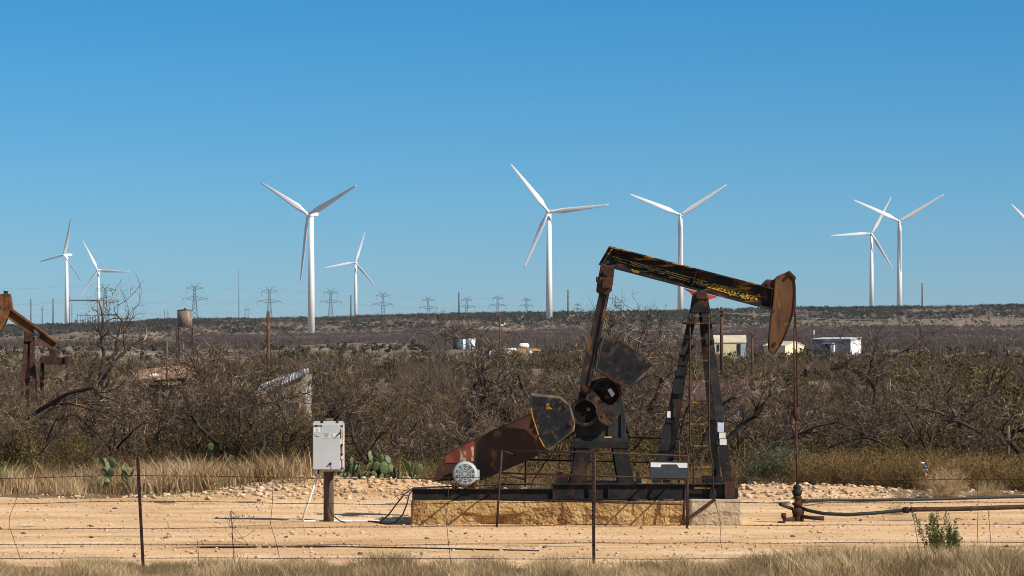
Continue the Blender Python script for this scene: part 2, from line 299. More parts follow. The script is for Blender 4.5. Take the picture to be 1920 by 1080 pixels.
def dirt_mat():
    m = bpy.data.materials.new('tan_packed_caliche'); m.use_nodes = True; nt = m.node_tree; N = nt.nodes; L = nt.links; b = N['Principled BSDF']
    b.inputs['Roughness'].default_value = .95; b.inputs['Specular IOR Level'].default_value = .1
    tc = N.new('ShaderNodeTexCoord')
    def noise(s, d=8, sc=(1, 1, 1), r=.62):
        mp = N.new('ShaderNodeMapping'); mp.inputs['Scale'].default_value = sc; L.new(tc.outputs['Object'], mp.inputs[0])
        n = N.new('ShaderNodeTexNoise'); n.inputs['Scale'].default_value = s; n.inputs['Detail'].default_value = d; n.inputs['Roughness'].default_value = r; L.new(mp.outputs[0], n.inputs['Vector']); return n.outputs['Fac']
    def ramp(f, st):
        r = N.new('ShaderNodeValToRGB'); L.new(f, r.inputs[0]); e = r.color_ramp.elements; e[0].position, e[0].color = st[0][0], (*st[0][1], 1); e[1].position, e[1].color = st[-1][0], (*st[-1][1], 1)
        for p, c in st[1:-1]: q = e.new(p); q.color = (*c, 1)
        return r.outputs[0]
    def mix(f, a, c, mode='MIX'):
        x = N.new('ShaderNodeMix'); x.data_type = 'RGBA'; x.blend_type = mode
        if isinstance(f, float): x.inputs[0].default_value = f
        else: L.new(f, x.inputs[0])
        L.new(a, x.inputs[6]); L.new(c, x.inputs[7]); return x.outputs[2]
    base = ramp(noise(.5, 6, (.35, 1, 1)), [(.3, (.52, .34, .18)), (.5, (.64, .44, .255)), (.7, (.75, .57, .38))])
    trk = ramp(noise(.8, 6, (.12, 1, 1)), [(.35, (.62, .50, .40)), (.5, (1, 1, 1)), (.7, (1.0, 1.0, 1.0))])   # wheel-packed streaks along the road
    c = mix(.45, base, trk, 'MULTIPLY')
    wv = N.new('ShaderNodeSeparateXYZ'); L.new(tc.outputs['Object'], wv.inputs[0]); rut = noise(.16, 3, (1, .05, 1))   # a pair of packed wheel ruts wandering along the road
    md = N.new('ShaderNodeMath'); md.operation = 'MULTIPLY_ADD'; L.new(rut, md.inputs[0]); md.inputs[1].default_value = 5; L.new(wv.outputs['Y'], md.inputs[2])
    fac = None
    for c0 in (55.6, 57.4):
        a1 = N.new('ShaderNodeMath'); a1.operation = 'SUBTRACT'; L.new(md.outputs[0], a1.inputs[0]); a1.inputs[1].default_value = c0; a2 = N.new('ShaderNodeMath'); a2.operation = 'ABSOLUTE'; L.new(a1.outputs[0], a2.inputs[0])
        a3 = N.new('ShaderNodeMapRange'); a3.inputs[1].default_value = .22; a3.inputs[2].default_value = .38; a3.inputs[3].default_value = 1; a3.inputs[4].default_value = 0; L.new(a2.outputs[0], a3.inputs[0])
        if fac is None: fac = a3.outputs[0]
        else:
            a4 = N.new('ShaderNodeMath'); a4.operation = 'MAXIMUM'; L.new(fac, a4.inputs[0]); L.new(a3.outputs[0], a4.inputs[1]); fac = a4.outputs[0]
    a5 = N.new('ShaderNodeMath'); a5.operation = 'MULTIPLY'; L.new(fac, a5.inputs[0]); L.new(noise(1.5, 6, (.3, 1, 1)), a5.inputs[1]); rc = N.new('ShaderNodeRGB'); rc.outputs[0].default_value = (.50, .30, .15, 1); c = mix(a5.outputs[0], c, rc.outputs[0])
    peb = ramp(noise(11, 9, (1, .6, 1), .8), [(.34, (.36, .30, .25)), (.47, (1, 1, 1)), (.66, (1.0, 1.0, 1.0))])
    c = mix(.8, c, peb, 'MULTIPLY')
    pat = ramp(noise(.33, 7, (.5, 1, 1), .7), [(.36, (.80, .70, .60)), (.52, (1, 1, 1)), (.7, (1.06, 1.0, .98))]); c = mix(.8, c, pat, 'MULTIPLY')
    pale = ramp(noise(5, 9, (.6, 1, 1), .75), [(.60, (0, 0, 0)), (.68, (1, 1, 1))])
    pc = N.new('ShaderNodeRGB'); pc.outputs[0].default_value = (.78, .66, .52, 1)
    c = mix(pale, c, pc.outputs[0])
    hs = N.new('ShaderNodeHueSaturation'); hs.inputs['Value'].default_value = DIRT_V; L.new(c, hs.inputs['Color'])
    L.new(hs.outputs[0], b.inputs['Base Color'])
    bn = N.new('ShaderNodeBump'); bn.inputs['Strength'].default_value = .7; bn.inputs['Distance'].default_value = .05; L.new(noise(7, 9), bn.inputs['Height']); L.new(bn.outputs[0], b.inputs['Normal'])
    return m
tag(mesh_np('ground', V, Fc, ground_mat(), smooth=True), kind='structure')
xs = np.arange(-60, 60, .28); ys = np.arange(46.2, 76, .16); XX, YY = np.meshgrid(xs, ys)
mu = np.interp(960+F*XX/YY, [300, 480, 820, 900, 1330, 1400, 1640, 1720], [0, 3.6, 3.8, 0, 0, 2.6, 2.2, 0])
edge = np.minimum(YY-46.9-fbm(XX/2, YY*0+3)*1.1, 70.9+mu-YY-(fbm(XX/2.6, YY*0+9)-.5)*2.2)
ZZ = ground_z(XX, YY)+np.clip(edge*.09, -.06, .022)+(vnoise(XX*1.2, YY*2.4)-.5)*.03+(vnoise(XX*.13+9, YY*.9)-.5)*.035
V = np.stack([XX, YY, ZZ], -1).reshape(-1, 3); nr, nc = XX.shape; idx = np.arange(nr*nc).reshape(nr, nc)
Fc = np.stack([idx[:-1, :-1], idx[:-1, 1:], idx[1:, 1:], idx[1:, :-1]], -1).reshape(-1, 4)
tag(mesh_np('dirt_track', V, Fc, dirt_mat(), smooth=True), kind='structure')
def dirt_z(x, y):
    mu = np.interp(960+F*x/y, [300, 480, 820, 900, 1330, 1400, 1640, 1720], [0, 3.6, 3.8, 0, 0, 2.6, 2.2, 0]); e_ = np.minimum(y-46.9-fbm(x/2, y*0+3)*1.1, 70.9+mu-y-(fbm(x/2.6, y*0+9)-.5)*2.2)
    return ground_z(x, y)+np.maximum(0, np.clip(e_*.09, -.06, .022)+(vnoise(x*1.2, y*2.4)-.5)*.03+(vnoise(x*.13+9, y*.9)-.5)*.035)
def tz(x, y): return float(dirt_z(np.array([x]), np.array([y]))[0])
# ---------------------------------------------------------------- vegetation shapes (numpy)
class NP:
    """triangle soup with a per-vertex random value"""
    def __init__(s): s.V = []; s.F = []; s.R = []; s.n = 0
    def add(s, V, Fc, R):
        s.V.append(V); s.F.append(Fc+s.n); s.R.append(R); s.n += len(V)
    def get(s): return np.concatenate(s.V), np.concatenate(s.F), np.concatenate(s.R)
def blades(x, y, z, h, w, bend=.35, rnd=None):
    n = len(x); a = RNG.random(n)*2*np.pi; b = RNG.random(n)*2*np.pi; k = bend*h*RNG.random(n)
    dx, dy = np.cos(a)*w/2, np.sin(a)*w/2; lx, ly = np.cos(b)*k, np.sin(b)*k
    V = np.empty((n, 5, 3))
    for i, (s, t, q) in enumerate(((-1, 0, 0), (1, 0, 0), (-.8, .55, .35), (.8, .55, .35), (0, 1, 1))):
        V[:, i, 0] = x+dx*s+lx*q; V[:, i, 1] = y+dy*s+ly*q; V[:, i, 2] = z+h*t*(1-.12*q)
    f = np.array([[0, 1, 3], [0, 3, 2], [2, 3, 4]]); Fc = (f[None]+(np.arange(n)*5)[:, None, None]).reshape(-1, 3)
    r = RNG.random(n) if rnd is None else rnd
    return V.reshape(-1, 3), Fc, np.repeat(r, 5)
def leaves(c, size, r, aspect=1.6):
    n = len(c); a = RNG.normal(size=(n, 3)); a /= np.linalg.norm(a, axis=1)[:, None]; b = RNG.normal(size=(n, 3)); b -= a*(a*b).sum(1)[:, None]; b /= np.linalg.norm(b, axis=1)[:, None]
    s = (size*(.6+.8*RNG.random(n)))[:, None]
    V = np.stack([c-a*s, c+a*s, c+b*s*aspect], 1).reshape(-1, 3)
    return V, np.arange(n*3).reshape(-1, 3), np.repeat(r, 3)
def ribbons(p, d, L, w, seg=3, wob=.25, grav=0, r=None):
    """bent tapering twigs: starts p, directions d, lengths L, widths w"""
    n = len(p); d = d/np.linalg.norm(d, axis=1)[:, None]; q = p.copy(); V = []; side = np.cross(d, RNG.normal(size=(n, 3))); side /= np.linalg.norm(side, axis=1)[:, None]
    pts = [q.copy()]
    for k in range(seg):
        d = d+RNG.normal(size=(n, 3))*wob; d[:, 2] += grav; d /= np.linalg.norm(d, axis=1)[:, None]; q = q+d*(L/seg)[:, None]; pts.append(q.copy())
    for k, q in enumerate(pts):
        ww = (w*(1-.8*k/seg)/2)[:, None]; V += [q-side*ww, q+side*ww]
    V = np.stack(V, 1); m = 2*(seg+1); f = []
    for k in range(seg): f += [[2*k, 2*k+1, 2*k+3], [2*k, 2*k+3, 2*k+2]]
    Fc = (np.array(f)[None]+(np.arange(n)*m)[:, None, None]).reshape(-1, 3)
    if r is None: r = RNG.random(n)
    return V.reshape(-1, 3), Fc, np.repeat(r, m), pts
def tile(protos, x, y, z, s, rnd=None, sz=None):
    """merge many turned and scaled copies of small shapes into one mesh"""
    out = NP(); n = len(x); pick = RNG.integers(len(protos), size=n); a = RNG.random(n)*2*np.pi; sz = s if sz is None else sz
    for k, (V, Fc, R) in enumerate(protos):
        i = np.where(pick == k)[0]
        if not len(i): continue
        ca, sa = np.cos(a[i])[:, None], np.sin(a[i])[:, None]
        VX = (V[None, :, 0]*ca-V[None, :, 1]*sa)*s[i][:, None]+x[i][:, None]; VY = (V[None, :, 0]*sa+V[None, :, 1]*ca)*s[i][:, None]+y[i][:, None]; VZ = V[None, :, 2]*sz[i][:, None]+z[i][:, None]
        FF = (Fc[None]+(np.arange(len(i))*len(V))[:, None, None]).reshape(-1, 3)
        base = R[None]*.55 + (.45*(RNG.random(len(i)) if rnd is None else rnd[i]))[:, None]
        out.add(np.stack([VX, VY, VZ], -1).reshape(-1, 3), FF, base.ravel())
    return out.get()
# mesquite tree: crooked stems, limbs, branches and fine twigs
def prisms(P0, P1, r0, r1, n=4):
    P0 = np.array(P0); P1 = np.array(P1); r0 = np.array(r0)[:, None]; r1 = np.array(r1)[:, None]
    t = P1-P0; t /= np.linalg.norm(t, axis=1)[:, None]+1e-9; u = np.cross(t, np.array([.31, .87, .2])); u /= np.linalg.norm(u, axis=1)[:, None]; w_ = np.cross(t, u)
    V = []
    for P_, r in ((P0-t*r0*.3, r0), (P1, r1)):
        for k in range(n):
            a = 2*math.pi*k/n; V.append(P_+(u*math.cos(a)+w_*math.sin(a))*r)
    V = np.stack(V, 1); f = []
    for k in range(n):
        j = (k+1) % n; f += [[k, j, n+j], [k, n+j, n+k]]
    Fc = (np.array(f)[None]+(np.arange(len(P0))*2*n)[:, None, None]).reshape(-1, 3)
    return V.reshape(-1, 3), Fc
def mesquite(seed, H=3.6, stems=3, spread=.75, r0=.085, dens=1.0):
    rg = random.Random(seed); A = [[], [], [], []]; B = [[], [], [], []]; tw = []
    def grow(p, d, L, r, lvl):
        nseg = [7, 7, 5, 4][lvl]; wob = [.22, .30, .34, .34][lvl]; q = p; pts = [(p, d, r)]
        for i in range(nseg):
            d = (d+Vector((rg.gauss(0, wob), rg.gauss(0, wob), rg.gauss(0, wob)*.8+[.04, .05, .05, .05][lvl]))).normalized()
            q2 = q+d*(L/nseg); r2 = r*(1-.72*(i+1)/nseg) if lvl else r*(1-.55*(i+1)/nseg)
            T = A if lvl < 2 else B
            T[0].append(q[:]); T[1].append(q2[:]); T[2].append(pts[-1][2]); T[3].append(r2); pts.append((q2, d, r2)); q = q2
        if lvl == 3: return pts
        nc = [4+rg.randint(0, 2), 5+rg.randint(0, 2), 5+rg.randint(0, 2)][lvl]
        nc = max(2, int(nc*dens))
        for c in range(nc):
            i = rg.randint(2 if lvl == 0 else 1, nseg) if c < nc-1 else nseg
            p_, d_, r_ = pts[i]; ax = Vector((rg.gauss(0, 1), rg.gauss(0, 1), rg.gauss(0, .6))); ax = (ax-d_*ax.dot(d_)).normalized()
            dd = (d_*.75+ax*(.55+.5*rg.random())).normalized()
            if dd.z < -.1: dd.z *= -.5
            LL = L*[.62, .62, .6][lvl]*(.6+.6*rg.random())*(1-.25*i/nseg); k = grow(p_, dd, LL, max(.006, r_*.72), lvl+1)
            if lvl == 2: tw.extend(k)
        if lvl == 1: tw.extend(pts[2:])
    for s in range(stems):
        a = 2*math.pi*(s/stems)+rg.random(); k = spread*(.35+.8*rg.random())
        grow(Vector((math.cos(a)*.12, math.sin(a)*.12, -.15)), Vector((math.cos(a)*k, math.sin(a)*k, 1)).normalized(), H*(.52+.2*rg.random()), r0*(.7+.5*rg.random()), 0)
    top = max(q[2] for q in B[1]); fs_ = H/top
    for T in (A, B):
        for j in (0, 1): T[j] = [(a*fs_, b*fs_, c*fs_) for a, b, c in T[j]]
    tw = [(t[0]*fs_, t[1], t[2]) for t in tw]
    Vt, Ft = prisms(*A, n=5); out = NP()
    Vb, Fb = prisms(*B, n=3); out.add(Vb, Fb, np.repeat(.0+.35*RNG.random(len(B[0])), 6))
    n = int(len(tw)*.62); ii = RNG.integers(len(tw), size=n)
    p = np.array([tw[i][0][:] for i in ii]); d = np.array([tw[i][1][:] for i in ii])*.7+RNG.normal(size=(n, 3))*.5; d[:, 2] += .1
    Lt = (.14+.36*RNG.random(n))*H/3.6
    V, Fc, R, pts = ribbons(p, d, Lt, np.full(n, .011), 3, .28, r=.15+.85*RNG.random(n)**1.5); out.add(V, Fc, R)
    q = pts[1+RNG.integers(2)]; V, Fc, R, _ = ribbons(q, d+RNG.normal(size=(n, 3))*.9, Lt*.55, np.full(n, .008), 2, .25, r=.15+.85*RNG.random(n)**1.5); out.add(V, Fc, R)
    return (Vt, Ft), out.get()
def scrub(n=260, H=1.3, W=.9, nl=700, lsize=.028, lean=.5, tw=.013):
    out = NP(); p = RNG.normal(size=(n, 3))*[W*.16, W*.16, 0]; d = np.stack([RNG.normal(size=n)*lean, RNG.normal(size=n)*lean, np.ones(n)], 1)
    L = H*(.45+.75*RNG.random(n)); V, Fc, R, pts = ribbons(p, d, L, np.full(n, tw*1.3), 4, .22, r=.2+.5*RNG.random(n)); out.add(V, Fc, R)
    for k in range(2):
        q = pts[1+k*2 if k else 2]; V, Fc, R, p2 = ribbons(q, d+RNG.normal(size=(n, 3))*.8, L*.45, np.full(n, tw), 3, .3, r=.2+.8*RNG.random(n)); out.add(V, Fc, R)
    if nl:
        al = np.concatenate(pts[2:]+p2[1:]); c = al[RNG.integers(len(al), size=nl)]+RNG.normal(size=(nl, 3))*.06*H; c[:, 2] = np.abs(c[:, 2]); V, Fc, R = leaves(c, np.full(nl, lsize), .3+.7*RNG.random(nl)); out.add(V, Fc, R)
    return out.get()
def evergreen(n=5200, H=1.8, W=1.1, ls=.035, lobes=16, stems=160):
    out = NP(); lc = RNG.normal(size=(lobes, 3))*[W*.42, W*.42, H*.25]+[0, 0, H*.5]; lc[:, 2] = np.clip(lc[:, 2], .15*H, H*.88); lr = (.16+.2*RNG.random(lobes))*H*.75
    k = RNG.integers(lobes, size=n); v = RNG.normal(size=(n, 3)); v /= np.linalg.norm(v, axis=1)[:, None]; c = lc[k]+v*(lr[k]*(.35+.65*RNG.random(n)**.5))[:, None]; c[:, 2] = np.abs(c[:, 2])
    V, Fc, R = leaves(c, np.full(n, ls), np.clip(.15+.85*RNG.random(n), 0, 1), 2.2); out.add(V, Fc, R)
    if not stems: return out.get()
    m = stems; p = RNG.normal(size=(m, 3))*[.08, .08, 0]; V, Fc, R, _ = ribbons(p, lc[RNG.integers(lobes, size=m)]-p, np.full(m, H*.9)*(.5+.5*RNG.random(m)), np.full(m, .02), 4, .15, r=RNG.random(m)*.3); out.add(V, Fc, R)
    return out.get()
def farscrub(n=12, H=2.3, W=2.0, w=.10, seg=2, side=1):
    out = NP(); p = RNG.normal(size=(n, 3))*[W*.22, W*.22, 0]; d = np.stack([RNG.normal(size=n)*.5, RNG.normal(size=n)*.5, np.ones(n)], 1)
    L = H*(.5+.6*RNG.random(n)); V, Fc, R, pts = ribbons(p, d, L, np.full(n, w), seg, .25, r=.1+.5*RNG.random(n)); out.add(V, Fc, R)
    for _ in range(side):
        V, Fc, R, _p = ribbons(pts[seg//2], d+RNG.normal(size=(n, 3))*.9, L*.55, np.full(n, w*.9), seg, .3, r=.2+.8*RNG.random(n)); out.add(V, Fc, R)
    return out.get()
def tuft(n=70, H=.5, w=.007, sp=.12, bend=.7):
    V, Fc, R = blades(RNG.normal(size=n)*sp, RNG.normal(size=n)*sp, np.zeros(n)-.02, H*(.45+.65*RNG.random(n)), w, bend, .15+.85*RNG.random(n)); return V, Fc, R
def frustum(n, d0, d1, m=1.08, extra=3):
    d = np.sqrt(d0*d0+(d1*d1-d0*d0)*RNG.random(n)); x = (RNG.random(n)*2-1)*(d*.16*m+extra); return x, d
def stuff(name, arr, m): return tag(mesh_np(name, arr[0], arr[1], m, rnd=arr[2]), kind='stuff')
# ---------------------------------------------------------------- far and middle vegetation
pj = [evergreen(60, 2.2, 2.2, .26, 6, 0) for _ in range(4)]
pf = [farscrub(16, 2.3, 2.2, .13, 1, 2) for _ in range(6)]
def pxx(x, d): return 960+F*x/d
def pyy(z, d): return HZ-(z-EYE)*F/d
# far brush 420..2650 m: purple-brown bare brush with clearings, dark juniper towards the ridge
def yard(u, d): return np.where(((u > 835) & (u < 1022) & (d > 560) & (d < 1030)) | ((u > 1325) & (u < 1412) & (d > 480) & (d < 620)) | ((u > 1425) & (u < 1490) & (d > 520) & (d < 665)) | ((u > 1518) & (u < 1622) & (d > 560) & (d < 720)), .05, 1)   # cleared yards round the houses and tanks
x, d = frustum(32000, 420, 2640); z = ground_z(x, d); row = pyy(z, d); u = pxx(x, d)
cl = fbm(x/90, d/230, 4); ridge = np.interp(u, RX, RR); up = row-ridge
bare = cl > .40
right = np.clip((u-1100)/500, 0, 1)
junp = np.clip(1-np.abs(up-14)/(16+8*right), 0, 1)
strip_mid = (np.abs(row-661-3*np.sin(u/130)) < 9+3*np.sin(u/90)) & (u < 800)
strip_r = (np.abs(row-606-2.5*np.sin(u/60)) < 6.5) & (u > 1480)
strip_l = (np.abs(row-637) < 9) & (u < 330)
thin = np.where(strip_mid | strip_r | strip_l, .14, 1.0)*np.where((np.abs(row-667) < 5) & (u > 1600), .2, 1)
keep = (RNG.random(len(x)) < thin*yard(u, d)*np.interp(d, [420, 600, 1000], [.45, .6, 1])*np.where((u < 800) & (d < 1100), .55, 1)) & ((bare) | (RNG.random(len(x)) < .5)) & (RNG.random(len(x)) > junp*.35)
i = np.where(keep)[0]; stuff('far_brush', tile(pf, x[i], d[i], z[i]-.1, .7+.8*RNG.random(len(i)), rnd=fbm(x[i]/60, d[i]/140)), m_farb)
x, d = frustum(34000, 480, 2700); z = ground_z(x, d); row = pyy(z, d); u = pxx(x, d); cl = fbm(x/45+50, d/80, 3); ridge = np.interp(u, RX, RR); up = row-ridge; right = np.clip((u-1100)/500, 0, 1)
jd = np.clip(1.15-np.abs(up-12)/(14+12*right), 0, 1)*1.6+np.where((row < 676) & (row > 640), .05, .03)
jd = np.where((np.abs(row-606-2.5*np.sin(u/60)) < 6) & (u > 1480), .16, jd)
i = np.where((RNG.random(len(x)) < jd*yard(u, d)) & (cl > .36))[0]; s = .55+.9*RNG.random(len(i)); stuff('far_juniper_scrub', tile(pj, x[i], d[i], z[i]-.2, s, rnd=RNG.random(len(i)), sz=s*.8), m_jun)
# the same brush close enough to read as twigs, 190..430 m
pm = [farscrub(50, 2.1, 2.0, .04, 2, 2) for _ in range(6)]
x, d = frustum(3900, 165, 440); z = ground_z(x, d); row = pyy(z, d); u = pxx(x, d); cl = fbm(x/22, d/34, 3); i = np.where((cl > .44) & ((RNG.random(len(x)) < .45) | (u > 800) | (d < 240)))[0]
stuff('middle_brush', tile(pm, x[i], d[i], z[i]-.05, .45+.55*RNG.random(len(i)), rnd=cl[i]), m_midb)
pe = [evergreen(420, 1.7, 1.6, .08, 8, 12) for _ in range(4)]
x, d = frustum(900, 150, 560); z = ground_z(x, d); i = np.where(fbm(x/25+9, d/40, 3) > .5)[0]
stuff('middle_evergreen_scrub', tile(pe, x[i], d[i], z[i]-.05, .6+.7*RNG.random(len(i))), m_ever)
# undergrowth of the thicket, 73..180 m
ps = [scrub(60, 1.15, 1.3, 380, .026, .7, .016) for _ in range(7)]
x, d = frustum(2600, 74.5, 185); i = np.where(RNG.random(len(x)) < np.clip(1.3-(d-74)/150, .4, 1))[0]; x, d = x[i], d[i]; s = .45+.8*RNG.random(len(x)); s *= np.clip(.5+(d-74)/14, .5, 1)
stuff('thicket_undergrowth', tile(ps, x, d, ground_z(x, d)-.03, s, rnd=fbm(x/4, d/6)), m_scrub)
# ---------------------------------------------------------------- individual mesquites
protos = []
for k in range(9):
    (Vt, Ft), (Vb, Fb, Rb) = mesquite(40+k, H=3.5, stems=[3, 2, 4, 3, 2, 4, 3, 1, 5][k], spread=[.8, .5, .9, .65, 1.0, .7, .45, .4, .8][k], r0=[.085, .10, .06, .07, .12, .06, .08, .11, .05][k], dens=[1, .9, .95, 1.05, .85, 1, .9, 1.1, .9][k])
    mt = bpy.data.meshes.new('trunk'); mt.from_pydata(Vt.tolist(), [], Ft.tolist()); mt.materials.append(m_bark); mt.polygons.foreach_set('use_smooth', np.ones(len(mt.polygons), bool)); mt.update()
    mc = bpy.data.meshes.new('crown'); mc.from_pydata(Vb.tolist(), [], Fb.tolist()); a = mc.attributes.new('rnd', 'FLOAT', 'POINT'); a.data.foreach_set('value', Rb.astype(np.float32)); mc.materials.append(m_twig); mc.update()
    protos.append((mt, mc))
def tree(k, x, d, s, rz, label, group=None, name='mesquite_tree'):
    e = empty(name, (x, d, gz(x, d)-.03), label, 'tree', group, rz); e.scale = (s, s, s*random.uniform(.92, 1.08))
    for n_, me in zip(('trunk', 'crown'), protos[k]):
        o = bpy.data.objects.new(n_, me); COL.objects.link(o); o.parent = e
    return e
SPECIAL = [  # px of the base, distance, proto, scale, turn, label
    (205, 84, 4, 1.46, .4, 'tall crooked dark mesquite rising above the skyline right of the far left pumpjack'),
    (1568, 86, 0, 1.143, 1.0, 'dark trunked bare mesquite just right of the wellhead rod, dividing low into black limbs'),
    (848, 84, 1, 1.114, 2.2, 'bare mesquite with long pale upper limbs left of the belt guard, between cabinet and counterweight'),
    (1066, 98, 3, 1.514, .2, 'tall bare mesquite whose top twigs cross the foot of the middle wind turbine'),
    (1165, 92, 6, 1.314, 3.0, 'bare mesquite behind the upper counterweight and the pitman arm'),
    (540, 79, 2, 0.943, 1.7, 'dark multi stemmed mesquite at the left edge of the grey control cabinet'),
    (80, 77, 5, 0.914, 4.4, 'pale twigged mesquite leaning over the tall grass near the left edge of the frame'),
    (1740, 80, 8, 0.914, 5.2, 'bare mesquite behind the blue and white litter near the right edge'),
    (1890, 78, 3, 0.743, 2.7, 'pale fallen looking mesquite by the short broken post at the right edge'),
    (390, 88, 8, 1.029, 2.5, 'bare mesquite standing in front of the collapsed rusty roofed shed'),
    (1420, 88, 5, 0.943, .9, 'bare mesquite between the samson post and the wellhead rod'),
    (62, 88, 5, 1.02, 1.3, 'bare mesquite crossing the posts of the far left pumpjack'),
    (345, 96, 1, 1.15, 2.1, 'bare mesquite standing in front of the old water tank legs'),
    (292, 84, 2, .92, 5.1, 'low multi stemmed mesquite in front of the left end of the rusty roof'),
    (450, 80, 6, .92, 1.1, 'bare mesquite between the rusty roof and the peeling shed'),
    (140, 82, 0, .95, 2.9, 'bare mesquite below the equalizer beam of the far left pumpjack'),
    (20, 78, 7, .95, 4.0, 'bare mesquite at the extreme left edge behind the green grass'),
    (930, 82, 0, .92, .6, 'bare mesquite directly behind the belt guard'),
    (1490, 81, 8, .85, 2.2, 'bare mesquite crown crossing behind the wellhead rod'),
    (1820, 83, 4, .98, 4.8, 'crooked dark mesquite between the litter and the right edge'),
    (500, 86, 2, .95, 4.0, 'bare branched mesquite directly in front of the peeling shed'),
    (572, 90, 0, .98, 1.2, 'bare mesquite hiding the right side of the peeling shed'),
    (690, 82, 5, .92, 3.3, 'bare mesquite rising behind the prickly pear clump'),
    (1660, 96, 0, 1.343, 3.5, 'tall thin topped mesquite right of the wellhead rod reaching the ridge line'),
]
for px, d, k, s, rz, lb in SPECIAL: tree(k, X(px, d), d, s, rz, lb)
n = 278; dd = 77+108*((np.arange(n)+RNG.random(n))/n)**1.2; taken = [(X(a, b), b) for a, b, *_ in SPECIAL]
for q, d in enumerate(dd):
    for _ in range(12):
        x = (RNG.random()*2-1)*(d*.168+1.5)
        if all(abs(x-a)+abs(d-b)*.7 > 1.7 for a, b in taken): break
    taken.append((x, d)); s = random.uniform(.5, .95)*float(np.interp(d, [77, 88, 100, 120, 185], [1.0, 1.0, .84, .6, .52])); uu = pxx(x, d)
    if 40 < uu < 150 and d < 112: s *= .85
    if 1325 < uu < 1490: s *= .82
    if 800 < uu < 1010 and d > 84: s *= .62
    if abs(x-X(300, 124)) < 5 and 100 < d < 124: s *= .6
    tree(random.randrange(9), x, d, s, random.uniform(0, 6.28), 'bare leafless mesquite in the dense brown thicket behind the dirt track', 'bare mesquites of the thicket')
# ---------------------------------------------------------------- evergreen bushes in the thicket
ev = []
for k in range(4):
    V, Fc, R = evergreen(5200, 2.0, 1.5, .022, 26); me = bpy.data.meshes.new('evergreen_bush'); me.from_pydata(V.tolist(), [], Fc.tolist()); a = me.attributes.new('rnd', 'FLOAT', 'POINT'); a.data.foreach_set('value', R.astype(np.float32)); me.materials.append(m_ever); ev.append(me)
def bush(k, x, d, s, label, group=None, sz=1):
    o = bpy.data.objects.new('evergreen_bush', ev[k]); COL.objects.link(o); o.location = (x, d, gz(x, d)-.05); o.rotation_euler.z = random.uniform(0, 6.28); o.scale = (s, s, s*sz); tag(o, label, 'bush', group)
EV = [(385, 96, 1.35, 'olive yellow evergreen bush left of the rusty pipe post, overlapping the rusty roof'), (432, 90, 1.15, 'olive evergreen bush below the rusty pipe post'), (1285, 84, 1.0, 'yellow green bush behind the ladder of the pumpjack'),
      (1650, 92, 1.35, 'dark olive evergreen bush behind the brown broomweed right of the wellhead'), (1720, 98, 1.3, 'olive evergreen bush behind the blue and white litter'), (1905, 84, 1.3, 'dark green bush at the right edge behind the broken post'),
      (708, 100, 1.0, 'small green bush showing above the grey control cabinet'), (250, 86, .8, 'small olive bush behind the crooked dark mesquite at left'), (20, 92, 1.0, 'olive bush below the far left pumpjack')]
for i, (px, d, s, lb) in enumerate(EV): bush(i % 4, X(px, d), d, s, lb)
for q in range(20):
    d = 75.5+12*random.random(); x = (random.random()*2-1)*(d*.16+1); bush(random.randrange(4), x, d, random.uniform(.45, .85), 'olive evergreen bush in the front edge of the thicket behind the grass', 'evergreen bushes at the front of the thicket', 1.1)
for q in range(60):
    d = random.uniform(80, 175); x = (random.random()*2-1)*(d*.16+1); bush(random.randrange(4), x, d, random.uniform(.4, .85), 'olive evergreen bush half hidden among bare mesquites in the thicket', 'evergreen bushes in the thicket')
# ---------------------------------------------------------------- grasses
berm = lambda u, d: np.clip(1.3-np.abs(d-72.4)/2.0, 0, 1)*np.interp(u, [0, 200, 480, 820, 900, 1300, 1390, 1650, 1750], [.12, .2, 1, 1, .4, .4, .7, .7, .2])
pt = [tuft(46, .5, .011, .15, 1.1) for _ in range(8)]
def grass_band(name, n, x0, x1, d0, d1, h, m, dens=None, hs=None, protos_=pt):
    d = d0+(d1-d0)*RNG.random(n); u = x0+(x1-x0)*RNG.random(n); x = (u-960)*d/F
    if dens is not None: i = np.where(RNG.random(n) < dens(u, d))[0]; x, d, u = x[i], d[i], u[i]
    s = h*(.55+.7*RNG.random(len(x)))*(.6+.8*fbm(x/1.3, d/1.3, 2))
    if hs is not None: s *= hs(u, d)
    return stuff(name, tile(protos_, x, d, ground_z(x, d)-.01, .35+s*.5 if h > 1 else s, rnd=np.clip((fbm(x/.7, d/.7, 3)-.5)*3.2+.5, 0, 1), sz=s), m)
def fd(u, d): return np.clip((47.9-d+(fbm(u/70, d*0, 3)-.5)*3.4+np.clip((u-1350)/500, 0, 1)*.8)/1.6, 0, 1)*np.clip(fbm(u/45, d*1.2, 3)*4.5-1.5, .08, 1)
def fh(u, d): return np.clip(.75+.5*np.clip((u-1250)/400, 0, 1)+.8*np.clip(fbm(u/40, d*0+4, 3)-.5, -.3, .4)-.6*np.clip((d-46.6)/1.6, 0, 1), .25, 1.6)
grass_band('foreground_grass', 5200, -120, 2040, 42.5, 48.8, .66, m_fgrass, fd, fh)
def bd(u, d): return np.where(u < 580, np.clip((d-71.4-1.3*fbm(u/120, d*0, 3))/1.2, 0, 1), np.where(u < 830, .18*(d > 76), np.where(u < 1400, .5*(d > 74.5), .6*(d > 73.6))))
def bh(u, d): return np.where(u < 580, 1.35, np.where(u < 820, .9, .8))*np.clip((d-70.5)/2.2, .35, 1)
grass_band('tall_roadside_grass', 2300, -140, 2060, 71.2, 79, .98, m_grass, bd, bh)
